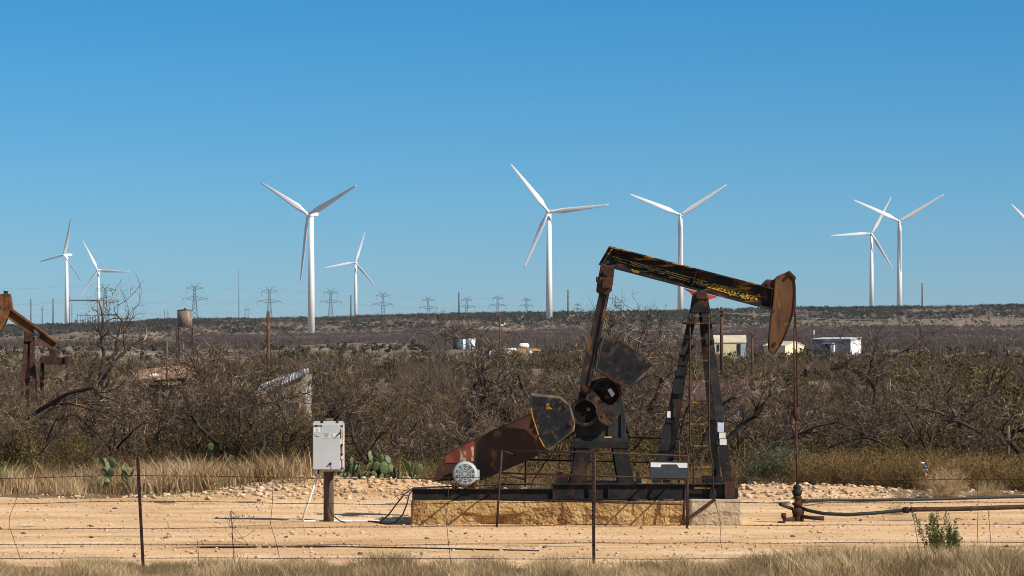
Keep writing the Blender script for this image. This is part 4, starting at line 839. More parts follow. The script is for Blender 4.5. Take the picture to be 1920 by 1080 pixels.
lg = MB(); lg.ppx([(1474, 511), (1479, 508), (1491, 520), (1490, 526), (1487, 522)], 61, 60.83, 61.17); lg.cyl(pt3(1482, 514, 60.78), pt3(1482, 514, 61.22), .03, 10)
lg.ppx([(1426, 535), (1434, 527), (1438, 524), (1451, 525), (1452, 541)], 61, 60.9, 61.1, .008); lg.cyl(pt3(1440, 532, 60.84), pt3(1440, 532, 61.16), .03, 10)
for a, b in ((1452.5, 645), (1449.5, 583.5)): lg.cyl(pt3(a, b, 60.83), pt3(a, b, 60.87), .035, 12)
lg.build('hanger_lug', m_rust, H)
br = MB()
for y, p in ((60.88, 1488.6), (61.12, 1493.6)): br.tube([pt3(1488, 521, y), pt3(1490.6, 535, y), pt3(1491.2, 560, y), pt3(p, 640, y), pt3(p+1.5, 770, y)], .014, 6)
br.build('bridle', m_rust, pjk)
MB().tube([pt3(1492.6, 766, 61), pt3(1492.6, 769, 61), pt3(1492.6, 778, 61), pt3(1492.6, 782, 61), pt3(1492.6, 789, 61)], [.045, .07, .085, .06, .025], 14).box(X(1484, 61), X(1490, 61), 60.9, 61.1, Z(763, 61), Z(758, 61)).tube([pt3(1489.8, 735, 61), pt3(1489.8, 765, 61)], .02, 8).build('carrier_bar', m_rust, pjk)
MB().tube([pt3(1492.6, 780, 61), pt3(1494.5, 915, 61)], .018, 8).build('polished_rod', m_rust, pjk)
# --- belt guard
BG = [(813, 901), (821, 875), (834, 853), (868, 833), (902, 817), (946, 796), (991, 775), (1060, 752), (1085, 770), (1078, 812), (1027, 845), (965, 873), (905, 899)]
gd_ = MB(); gd_.ppx(BG, 61, 60.72, 61.02, .012); G = gd_.build('belt_guard', m_guard, pjk)
tp = MB()
for a, b in zip(BG[:7], BG[1:8]):
    a2, b2 = on([a, b], (960, 860), .97); tp.ppx([a, b, b2, a2], 61, 60.70, 61.04)
for a, b in (((835, 854), (835, 899)), ((868, 833), (868, 868)), ((896, 822), (896, 899))): tp.box(X(a[0]-1, 61), X(a[0]+1, 61), 60.705, 60.722, Z(b[1], 61), Z(a[1], 61))
tp.build('guard_rim', m_rust, G)
MB().ppx([(836, 853), (868, 834.5), (889, 825), (889, 866), (836, 867)], 61, 60.708, 60.7195).build('red_panel', m_redp, G)
MB().ppx([(815, 900), (822.5, 876), (834, 855.5), (834, 898)], 61, 60.708, 60.7195).build('end_panel', m_guard, G)
# --- motor
for a, b, c_, d_ in ((862, 875, 841, 864), (883, 889, 836, 864)): MB().ppx([(a, c_+2), (a+(b-a)*.6, c_), (b, c_+1), (b-1, c_+9), (b, d_-3), (b-2, d_), (a+1, d_-1), (a+2, c_+12)], 61, 60.703, 60.7078).build('worn_patch', mat('bare_primer', [(.4, (.14, .06, .03)), (.55, (.5, .34, .2))], 9, rough=.8), G)
mo = MB(); c = pt3(872, 888.5, 60.2); my0, my1 = 60.18, 60.62
mo.tube([(c[0], y, c[2]) for y in (my0, my0+.03, my0+.10, my0+.12, my1-.04, my1)], [.19, .232, .236, .22, .22, .17], 30)
for k in range(20):
    a = 2*math.pi*k/20; mo.bar((c[0]+.222*math.cos(a), my0+.13, c[2]+.222*math.sin(a)), (c[0]+.222*math.cos(a), my1-.05, c[2]+.222*math.sin(a)), .008, .03, (math.cos(a), 0, math.sin(a)))
M_ = mo.build('electric_motor', m_motor, pjk)
gr = MB()
for R in (.045, .078, .11, .143, .172): 
    for k in range(10):
        a0 = 2*math.pi*(k+.13)/10; a1 = 2*math.pi*(k+.87)/10; vs = []
        for a in (a0, (a0+a1)/2, a1): vs += [(c[0]+(R+.0085)*math.cos(a), my0-.002, c[2]+(R+.0085)*math.sin(a)), (c[0]+(R-.0085)*math.cos(a), my0-.002, c[2]+(R-.0085)*math.sin(a))]
        n0 = len(vs); vs += [(x_, my0+.004, z_) for x_, y_, z_ in vs]; gr.add(vs, [[0, 1, 3, 2], [2, 3, 5, 4], [6, 8, 9, 7], [8, 10, 11, 9], [0, 2, 8, 6], [2, 4, 10, 8], [1, 7, 9, 3], [3, 9, 11, 5]])
gr.build('fan_slots', m_black, M_)
MB().box(X(890, 60.4), X(899, 60.4), 60.25, 60.5, Z(900, 60.4), Z(881, 60.4)).build('terminal_box', m_motor, M_, bevel=.01)
mm = MB(); mm.box(X(850, 60.4), X(892, 60.4), 60.2, 60.65, Z(912.5, 60.4), Z(909, 60.4))
for p in (851, 856, 880, 888): mm.cyl(pt3(p, 915, 60.22), pt3(p, 905, 60.22), .03, 8); mm.box(X(p, 60.3)-.03, X(p, 60.3)+.035, 60.2, 60.5, Z(917, 60.3), Z(911, 60.3))
mm.build('motor_mount', m_rust, pjk)
# --- brake lever, rods, skid-top fittings
bb = MB(); bb.box(X(1040, 60.6), X(1064, 60.6), 60.4, 60.8, Z(906, 60.6), Z(894, 60.6)); bb.cyl(pt3(1050, 896, 60.6), pt3(1050, 886, 60.6), .03, 10); bb.cyl(pt3(1045, 888, 60.6), pt3(1056, 888, 60.6), .025, 8)
bb.box(X(1318, 60.6), X(1352, 60.6), 60.35, 61.0, Z(905, 60.6), Z(893, 60.6)); bb.cyl(pt3(1340, 895, 60.5), pt3(1340, 879, 60.5), .035, 10); bb.cyl(pt3(1197, 904, 60.5), pt3(1197, 884, 60.5), .04, 10); bb.box(X(1192, 60.5), X(1202, 60.5), 60.42, 60.6, Z(906, 60.5), Z(897, 60.5))
bb.build('skid_fittings', m_iron, pjk)
MB().tube([pt3(996, 906, 60.9), pt3(1020, 870, 60.95), pt3(1044, 838, 61)], .01, 6).tube([pt3(940, 908, 60.45), pt3(1040, 909, 60.45)], .012, 6).build('brake_rod', m_iron, pjk)
# ================================================================ railing round the crank side
rl = empty('guard_railing', (X(1115, 59), 59, 0), 'thin rusty pipe railing standing in front of the pumpjack skid', 'railing')
RY = 58.9
def rp(px, py): return pt3(px, py, RY)
for a, b in (((941, 844), (930, 1001)), ((1115.5, 848.5), (1114, 1003)), ((1289.6, 855), (1288, 1001))): MB().tube([rp(*a), rp(b[0], b[1]+6)], .021, 8).build('post', m_railr, rl)
for pts in (((941, 844), (1115, 848.5), (1289.6, 855)), ((940, 887), (1115, 892), (1290, 899)), ((939, 937), (1115, 941), (1290, 946))): MB().tube([rp(*p) for p in pts], .018, 8).build('rail', m_railr, rl)
MB().tube([pt3(1276, 866, 60.0), pt3(1288, 898, 59.7), pt3(1284, 935, 59.7), pt3(1281, 975, 59.75)], .022, 8).build('post', m_railr, rl)
for pts in ((pt3(1289.6, 855, RY), pt3(1287, 834, 60.2), pt3(1273, 823, 61.9), pt3(1172, 820, 62.2)), (pt3(1290, 899, RY), pt3(1274, 868, 61.9), pt3(1180, 866, 62.2), pt3(985, 862, 62.2)), (pt3(941, 844, RY), pt3(985, 862, 62.2)), (pt3(940, 887, RY), pt3(984, 900, 61.9))): MB().tube(pts, .017, 8).build('rail', m_railr, rl)
for a, b in ((1273, 905), (1172, 905), (985, 912)): MB().tube([pt3(a, 821 if a > 1000 else 862, 62.1), pt3(a, b, 62.1)], .018, 8).build('post', m_railr, rl)
MB().bar(pt3(1277, 982, 59.86), pt3(1341, 936, 59.9), .06, .03).build('brace', m_rust, rl)
sg_ = empty('sign_board', (X(1254, 58.86), 58.86, Z(898, 58.86)), 'dark sign plate with a white upper band hung on the right end of the railing', 'sign')
sy = 58.855; MB().box(X(1217.5, sy), X(1290.5, sy), sy-.02, sy, Z(899, sy), Z(865, sy)).build('frame', m_rust, sg_)
MB().box(X(1219.5, sy), X(1289, sy), sy-.026, sy-.0205, Z(897, sy), Z(866.5, sy)).build('panel', m_signd, sg_)
sb = MB(); sb.prism(px_at([(1220, 867), (1288.6, 868), (1288.6, 877), (1273, 877), (1269, 870.5), (1240, 870.5), (1238, 876), (1220, 875.5)], sy), sy-.031, sy-.0265); sb.build('white_band', m_signw, sg_)
sb = MB()
for k in range(9): sb.box(X(1245+k*2.6, sy), X(1246.2+k*2.6, sy), sy-.029, sy-.0262, Z(884+(k % 3), sy), Z(883+(k % 3), sy))
sb.build('faded_mark', flat('faint_grey_mark', (.10, .11, .12)), sg_)
# ================================================================ wellhead and pipes
wy = 61.0
wh = empty('wellhead', (X(1496, wy), wy, 0), 'rusty wellhead casing with valves under the polished rod', 'wellhead')
def lathe(mb, px, y, prof, n=16): mb.tube([pt3(px, r, y) for r, _ in prof], [q for _, q in prof], n); return mb
lathe(MB(), 1496.5, wy, [(993, .17), (987, .16), (985, .13), (982, .115), (964, .105), (960, .12), (956, .12), (955, .09), (952, .075)]).build('casing_head', m_rust, wh)
lathe(MB(), 1495.5, wy, [(956, .075), (948, .07), (947, .10), (943, .10), (942, .06), (936, .06), (935, .085), (931, .085), (930, .055)]).build('flange_stack', m_rust, wh)
lathe(MB(), 1494.5, wy, [(931, .06), (926, .09), (921, .095), (918, .06), (915, .075), (911, .07), (909, .03)]).cyl(pt3(1486, 922, wy), pt3(1503, 922, wy), .035, 10).cyl(pt3(1487, 915, wy), pt3(1502, 913, wy), .022, 8).build('stuffing_box', m_iron, wh)
MB().tube([pt3(1500, 968, wy-.05), pt3(1523, 971, wy-.25), pt3(1545, 972, wy-.3)], [.036, .036, .045], 12).build('valve_arm', m_rust, wh)
MB().tube([pt3(1488, 973, wy-.1), pt3(1470, 974, wy-.3), pt3(1469, 962, wy-.3)], .036, 12).cyl(pt3(1465, 967, wy-.32), pt3(1474, 967, wy-.32), .05, 10).build('valve_arm', m_rust, wh)
MB().box(X(1455, wy), X(1468, wy), wy-.5, wy-.4, .0, .05).build('steel_scrap', m_rust, wh)
fl = empty('flowline', (X(1700, 61), 61, 0), 'nearer pipe sagging from the wellhead, black hose turning into rust brown pipe at a coupling', 'pipe')
MB().tube([pt3(1499, 951, wy), pt3(1515, 957, wy-.1), pt3(1545, 963, wy-.15), pt3(1590, 965, wy-.2), pt3(1640, 962, wy-.1), pt3(1690, 957, wy), pt3(1712, 955.5, wy)], .034, 10).build('hose', m_rubber, fl)
MB().tube([pt3(1712, 955.5, wy), pt3(1716, 955.2, wy), pt3(1800, 954, wy+.1), pt3(1930, 950, wy+.4), pt3(2080, 947, wy+.8)], [.045]*5, 10).build('steel_pipe', m_rust, fl)
MB().tube([pt3(1692, 957, wy), pt3(1695, 956.6, wy), pt3(1703, 956.2, wy), pt3(1706, 956, wy)], [.04, .06, .06, .04], 12).tube([pt3(1707, 956, wy), pt3(1713, 955.6, wy)], .055, 12).build('coupling', m_iron, fl)
f2 = empty('return_line', (X(1700, 69), 69, 0), 'thin farther pipe behind the wellhead, white at left and black rubber at right', 'pipe')
y2 = 68.5
MB().tube([pt3(1390, 943.5, 69.2), pt3(1440, 942.5, 69), pt3(1484, 940.5, 68)], .026, 8).build('white_pipe', m_pvc, f2)
MB().tube([pt3(1505, 939.5, 67), pt3(1514, 939.5, 67.4)], .05, 8).build('coupling', m_rust, f2)
MB().tube([pt3(1514, 939, 67.4), pt3(1560, 937.5, y2), pt3(1620, 938, y2), pt3(1740, 936, y2+.4), pt3(1860, 932.5, 69.6), pt3(1990, 930, 70.4)], .034, 8).build('hose', m_rubber, f2)
# old hose loop and rusty scrap left of the wellhead
MB().tube([pt3(1462, 945, 60.8), pt3(1470, 948, 60.9), pt3(1486, 954, 61)], .034, 8).build('valve_arm', m_rust, wh)
# ================================================================ control cabinet
py_ = 61.3
po = MB(); po.tube([(X(616.2, py_), py_, -.2), (X(616.2, py_), py_, .6), (X(615.6, py_), py_, Z(784, py_))], [.10, .098, .094], 16)
tag(po.build('utility_post', m_wood, origin=(X(616, py_), py_, 0)), 'short thick weathered wooden post carrying the grey control cabinet', 'post')
cy0, cy1 = 60.83, 61.19
cab = empty('control_cabinet', (X(616, cy1), cy1, Z(880, cy1)), 'grey electrical control cabinet with tabs bolted to the short thick wooden post', 'electrical cabinet')
bx = MB(); bx.box(X(588, 61), X(644.5, 61), cy0+.02, cy1, Z(880, 61), Z(797, 61)); bx.build('housing', m_cabs, cab, bevel=.006)
bp_ = MB(); y = cy1+.002
bp_.prism(px_at([(586.5, 882), (586.5, 794), (590, 789.5), (600, 789.5), (600.5, 793.5), (606, 793.5), (606.5, 789.5), (629, 789.5), (629.5, 793.5), (634.5, 793.5), (635, 789.5), (643, 789.8), (646, 794), (646, 880), (642, 884), (605, 884)], y), y, y+.008); bp_.build('back_plate', m_cab, cab)
MB().box(X(587, 60.82), X(637.8, 60.82), cy0-.012, cy0+.018, Z(880, 60.82), Z(795.5, 60.82)).build('door', m_cab, cab, bevel=.006)
yd = cy0-.013
MB().box(X(588.3, yd), X(603.5, yd), yd-.003, yd, Z(800.6, yd), Z(796.8, yd)).build('name_plate', m_black, cab)
wt = MB()
for k in range(4): wt.box(X(595.3+k*1.7, yd), X(596.4+k*1.7, yd), yd-.006, yd-.0032, Z(799.5, yd), Z(798, yd))
wt.box(X(589.6, yd), X(591, yd), yd-.006, yd-.0032, Z(799.4, yd), Z(798, yd)); wt.build('white_lettering', m_paper, cab)
MB().box(X(589, yd), X(600, yd), yd-.003, yd, Z(810.6, yd), Z(801.4, yd)).build('label_sticker', m_pvc, cab); MB().cyl((X(594.5, yd), yd-.005, Z(806, yd)), (X(594.5, yd), yd-.002, Z(806, yd)), .036, 16).build('label_sticker', m_cab, cab)
MB().box(X(604, yd), X(619.5, yd), yd-.003, yd, Z(822, yd), Z(809.5, yd)).build('label_sticker', flat('faded_sticker', (.48, .51, .53), .6, var=.05), cab)
MB().prism(px_at([(606, 811), (617.5, 811), (615.5, 818), (612, 820), (608, 818)], yd), yd-.006, yd-.0035).build('label_sticker', flat('grey_sticker_mark', (.27, .28, .28), .7), cab)
MB().box(X(624, yd), X(636.5, yd), yd-.003, yd, Z(820, yd), Z(812.3, yd)).build('label_sticker', m_paper, cab)
MB().prism(px_at([(630, 817.5), (634, 813), (638.5, 809.5), (638.8, 811.5), (636, 815), (632, 818)], yd), yd-.03, yd-.015).build('switch_handle', m_dark, cab)
ms = MB()
for a, b in ((589.5, 815), (592, 817.5), (595.5, 817.6)): ms.box(X(a, yd), X(a+2.2, yd), yd-.003, yd, Z(b+1.2, yd), Z(b-.4, yd))
ms.cyl((X(619.5, yd), yd-.03, Z(869.3, yd)), (X(619.5, yd), yd, Z(869.3, yd)), .022, 10); ms.bar((X(619.5, yd), yd-.025, Z(869.3, yd)), (X(616.5, yd), yd-.025, Z(871, yd)), .02, .01)
ms.build('latch', m_dark, cab)
MB().box(X(619.8, yd), X(621.3, yd), yd-.002, yd-.0003, Z(879, yd), Z(871, yd)).build('rust_run', m_polerust, cab)
sx = X(644.5, 61)+.001; sd_ = MB()
fy = cy0+.005
for b in (834.5, 851.5): sd_.cyl((X(641, fy), fy-.02, Z(b, fy)), (X(641, fy), fy+.02, Z(b, fy)), .022, 10)
sd_.box(X(638.6, fy), X(639.8, fy), fy-.02, fy+.02, Z(822, fy), Z(804, fy)); sd_.build('switch', m_dark, cab)
MB().cyl((X(641, fy), fy-.02, Z(858, fy)), (X(641, fy), fy+.02, Z(858, fy)), .022, 12).build('switch', m_pvc, cab)
rr = MB()
for a, b0, b1, w_ in ((641, 797, 801, 5.5), (640.5, 836, 847, 3), (641, 862, 876, 1.6), (641.6, 876.5, 880, 6)): rr.box(X(a-w_/2, fy), X(a+w_/2, fy), fy+.009, fy+.0145, Z(b1, fy), Z(b0, fy))
rr.build('rust_run', m_polerust, cab)
cd = MB(); cd.tube([pt3(597.5, 880, 61), pt3(597.3, 889, 61)], .014, 8); cd.build('conduit_fitting', m_dark, cab)
tag(MB().tube([pt3(597.3, 888, 61), pt3(570.5, 964, 61.15), pt3(568, 972, 61.2), pt3(569, 976.8, 61.25), pt3(575, 977.4, 61.3), pt3(640, 977, 61.35), pt3(700, 976.2, 61.4), pt3(770, 977, 61.3)], .021, 10).build('pvc_conduit', m_pvc, origin=(X(568, 61.2), 61.2, 0)), 'white plastic conduit slanting down from the cabinet and lying along the ground', 'conduit')
tag(MB().tube([pt3(626, 884, 61.15), pt3(620, 895, 61.18), pt3(616, 915, 61.18), pt3(616, 945, 61.18), pt3(622, 965, 61.1), pt3(636, 976, 60.9), pt3(648, 980, 60.7)], .011, 8).build('loose_cable', m_rubber, origin=(X(636, 61), 61, 0)), 'black cable curving down the face of the wooden post to the ground', 'cable')
tag(MB().tube([pt3(1000, 906, 60.6), pt3(860, 912, 60.62), pt3(790, 914, 60.6), pt3(775, 915, 60.5), pt3(760, 925, 60.4), pt3(745, 943, 60.4), pt3(728, 966, 60.5), pt3(712, 979, 60.6), pt3(690, 977, 60.8)], .014, 8).build('loose_cable', m_rubber, origin=(X(730, 60), 60.5, 0)), 'outer black cable arching off the left end of the skid to the ground', 'cable')
tag(MB().tube([pt3(800, 915.5, 60.5), pt3(776, 917, 60.4), pt3(768, 925, 60.2), pt3(763, 945, 60.1), pt3(755, 965, 60.1), pt3(742, 979, 60.2), pt3(728, 983, 60.3), pt3(712, 981, 60.5)], .014, 8).build('loose_cable', m_rubber, origin=(X(760, 60), 60.2, 0)), 'inner black cable hanging close to the left end of the concrete base', 'cable')
tag(MB().tube([(X(375, 52.9), 52.9, tz(X(375, 52.9), 52.9)+.01)]+[(X(p, 52.9-.5*k), 52.9-.5*k, tz(X(p, 52.9-.5*k), 52.9-.5*k)+.012) for k, p in enumerate((480, 620, 760, 900, 1010))], .014, 6).build('fallen_cable', m_rubber, origin=(X(600, 52), 52, 0)), 'long black cable lying straight across the tan track behind the fence', 'cable')
# ================================================================ barbed wire fence
fe = empty('barbed_wire_fence', (0, 46, 0), 'five strand barbed wire fence along the near side of the track', 'fence')
FY = 46.2
def tpost(pxt, pyt, pxb, pyb):
    q = MB(); a = Vector(pt3(pxt, pyt, FY)); b = Vector(pt3(pxb, pyb+14, FY)); q.bar(a, b, .045, .007); q.bar(a+Vector((0, .02, 0)), b+Vector((0, .02, 0)), .008, .04)
    n_ = 26
    for k in range(n_): c_ = a.lerp(b, (k+.5)/n_); q.box(c_.x-.012, c_.x+.012, c_.y-.014, c_.y-.003, c_.z-.008, c_.z+.008)
    q.build('post', m_railr, fe)
tpost(258, 858, 269, 1058); tpost(1112, 846, 1113.5, 1044); tpost(-590, 858, -588, 1050); tpost(1990, 856, 1992, 1050)
WIRES = [[(-600, 892), (0, 897), (258, 891), (700, 898), (1113, 893), (1500, 902), (1990, 897)], [(-600, 944), (0, 945), (262, 939), (700, 946), (1113, 940), (1500, 943), (1990, 941)],
         [(-600, 990), (0, 992), (265, 991), (600, 989), (1113, 984), (1500, 985), (1990, 982)], [(-600, 1020), (0, 1021), (266, 1021), (700, 1022), (1113, 1018), (1500, 1018), (1990, 1016)],
         [(-600, 1046), (0, 1047), (267, 1046), (700, 1047), (1113, 1048), (1500, 1048), (1990, 1047)]]
for wp in WIRES:
    xs_ = [p[0] for p in wp]; ys_ = [p[1] for p in wp]; q = MB(); uu = np.arange(-600, 1990, 14); pts = [pt3(u, np.interp(u, xs_, ys_)+.5*math.sin(u/37), FY-.03) for u in uu]; q.tube(pts, .0046, 5)
    for p in pts[::1]:
        for _ in range(2):
            d_ = Vector((random.uniform(-.4, .4), random.uniform(-1, 1), random.uniform(-1, 1))).normalized()*.016; q.bar(Vector(p)-d_, Vector(p)+d_, .0045, .0045)
    q.build('wire', m_rust, fe)
for pts in ([(35, 897), (33, 930), (18, 968), (17, 985), (27, 1015), (39, 1050)], [(510, 899), (511, 940), (507, 983), (517, 1015), (524, 1045)], [(842, 897), (840, 940), (836, 965), (840, 1010), (846, 1060)], [(1337, 900), (1341, 940), (1352, 985), (1350, 1010), (1354, 1032)], [(1706, 938), (1712, 965), (1718, 1000), (1723, 1030)], [(1833, 898), (1834, 950), (1832, 1020)], [(1852, 946), (1858, 1020)]):
    MB().tube([pt3(a, b, FY-.035) for a, b in pts], .0042, 5).build('wire_stay', m_rust, fe)
# dead weed stalk by the fence
def stalk(name, px, pts, label, heads=8, r=.006):
    e = empty(name, (X(px, 46.6), 46.6, 0), label, 'weed'); MB().tube([pt3(a, b, 46.6) for a, b in pts], [r*1.5]+[r]*(len(pts)-1), 6).build('stem', m_rust, e); q = MB()
    for k in range(heads):
        a = pts[random.randrange(len(pts)//2, len(pts))]; p0 = Vector(pt3(a[0], a[1], 46.6)); p1 = p0+Vector((random.uniform(-.1, .22), random.uniform(-.1, .1), random.uniform(-.25, .12))); p2 = p1+Vector((random.uniform(-.05, .12), 0, random.uniform(-.1, .08))); q.tube([p0, p1, p2], .003, 4, cap=False); q.tube([p2-Vector((0, 0, .012)), p2, p2+Vector((0, 0, .012))], [.003, .010, .003], 5)
    q.build('seed_heads', m_rust, e)
stalk('dead_weed_stalk', 437, [(441, 1068), (438, 1040), (436, 1010), (435, 985), (433, 958)], 'dead weed stalk with curling stems and seed heads right of the leaning fence post', 14)
stalk('dead_weed_stalk', 372, [(374, 1062), (372, 1040), (370, 1012)], 'thin dead weed stalk left of the taller curling one', 3, .004)
# marker flags
def flag(px, py, s, label, y=46.9):
    e = empty('marker_flag', pt3(px, py+16, y), label, 'marker flag'); MB().tube([pt3(px-s*.3, py+22, y), pt3(px-s*.1, py-s, y)], .003, 5).build('wire_stem', m_rust, e)
    a, b, c = Vector(pt3(px-s*.1, py-s, y)), Vector(pt3(px+s, py+s*.2, y+.02)), Vector(pt3(px-s*.7, py+s, y-.01)); th = Vector((0, .003, 0)); MB().add([a, b, c, a+th, b+th, c+th], [[0, 2, 1], [3, 4, 5], [0, 1, 4, 3], [1, 2, 5, 4], [2, 0, 3, 5]]).build('flag', m_orange, e)
flag(693, 1051, 7, 'small triangular orange flag in the foreground grass left of centre'); flag(1327, 1062, 5, 'small orange flag low in the foreground grass at the right of the railing'); flag(891, 1043, 3, 'tiny faded orange flag in the foreground between the two fence posts', 47.6)
# litter hanging in the brush
lt = empty('plastic_litter', pt3(1734, 880, 73.2), 'crumpled blue and white plastic litter caught on a stick at right', 'litter')
def crumple(c, s, m, nm, k): V, Fc, R = rockmesh(k); mesh_np(nm, V*np.array(s)+np.array(c), Fc, m, lt)
crumple(pt3(1731, 868, 73.2), (.07, .05, .04), m_paper, 'white_film', 31); crumple(pt3(1735, 875, 73.2), (.045, .04, .08), m_blue, 'blue_film', 32); crumple(pt3(1738, 881, 73.2), (.03, .03, .05), m_paper, 'white_film', 33)
MB().tube([pt3(1741, 905, 73.2), pt3(1738, 870, 73.2), pt3(1712, 838, 73.4)], .012, 5).build('stick', m_bark, lt)
# short broken posts
tag(MB().tube([(X(1891, 77), 77, gz(X(1891, 77), 77)-.1), (X(1890.5, 77), 77, Z(798, 77))], .045, 10).build('broken_post', m_wood, origin=(X(1891, 77), 77, .1)), 'short pale broken fence post at the right edge of the thicket', 'post')
tag(MB().tube([pt3(1892, 826, 76.9), pt3(1912, 850, 76.7)], .06, 8).build('fallen_log', m_rust, origin=pt3(1900, 840, 76.8)), 'reddish broken log leaning on the short pale post', 'log')
# ================================================================ second pumpjack, far left
D2 = 108.0
pk = empty('pumpjack', (X(60, D2), D2, gz(X(60, D2), D2)), 'smaller looking orange and yellow pumpjack half hidden by brush at the far left edge', 'pumpjack')
m_or = mat('orange_yellow_rust_paint', [(.3, (.07, .022, .012)), (.5, (.17, .058, .018)), (.7, (.26, .13, .028))], 2.6, rough=.6, bump=.2, patch=((.05, .022, .014), 2.2, .52, .08), patch2=((.3, .33, .36), 2.2, .62, .05))
H2 = [(3, 551.5), (10, 550), (19, 551), (21, 560), (23.5, 578), (18, 588), (13, 600), (8, 611), (0, 622), (-8, 628), (-16, 630), (-20, 622), (-22, 606), (-20, 590), (-14, 572), (-6, 558)]
hq = MB().ppx(H2, D2, D2-.2, D2+.2, .01).build('horsehead', m_or, pk); MB().tube([pt3(11, 551, D2), pt3(11, 545.5, D2)], [.06, .09], 10).build('hanger_knob', m_rust, hq)
B2 = [(20, 577), (24, 580), (107, 641), (105, 656), (92, 652), (15, 597)]
q = MB(); q.ppx([(22, 582), (106, 643), (104, 655), (17, 595)], D2, D2-.02, D2+.02); q.ppx([(23, 578.5), (108, 640.5), (107, 643.5), (22, 582)], D2, D2-.16, D2+.16); q.ppx([(17, 594), (105, 655), (103.5, 658), (15, 597)], D2, D2-.16, D2+.16); q.build('walking_beam', m_or, pk)
MB().ppx([(63, 617), (69, 619), (74, 627), (66, 627)], D2, D2-.03, D2-.021).build('white_decal', m_paper, pk)
for a, b, c in ((50, 40, -.5), (60, 72, -.5), (52, 44, .5), (58, 66, .5)): MB().bar(pt3(a, 632, D2), (X(b, D2), D2+c*2, gz(X(b, D2), D2+c*2)), .14, .14).build('samson_leg', m_rust, pk)
MB().ppx([(46, 622), (66, 626), (62, 640), (48, 640)], D2, D2-.2, D2+.2).build('centre_bearing', m_rust, pk)
q = MB(); q.ppx([(96, 654), (108, 656), (107, 671), (94, 669)], D2, D2-.3, D2+.3); q.ppx([(80, 673), (84, 668), (122, 671), (128, 668), (127, 680), (116, 684), (92, 684), (80, 679)], D2, D2-.7, D2+.7); q.build('equalizer_beam', m_rust, pk)
MB().bar(pt3(125, 667, D2-.7), (X(128, D2-.7), D2-.7, gz(X(128, D2), D2)), .12, .12).build('pitman_arm', m_rust, pk); MB().bar(pt3(80, 672, D2+.7), (X(76, D2+.7), D2+.7, gz(X(76, D2), D2)), .12, .12).build('pitman_arm', m_rust, pk)
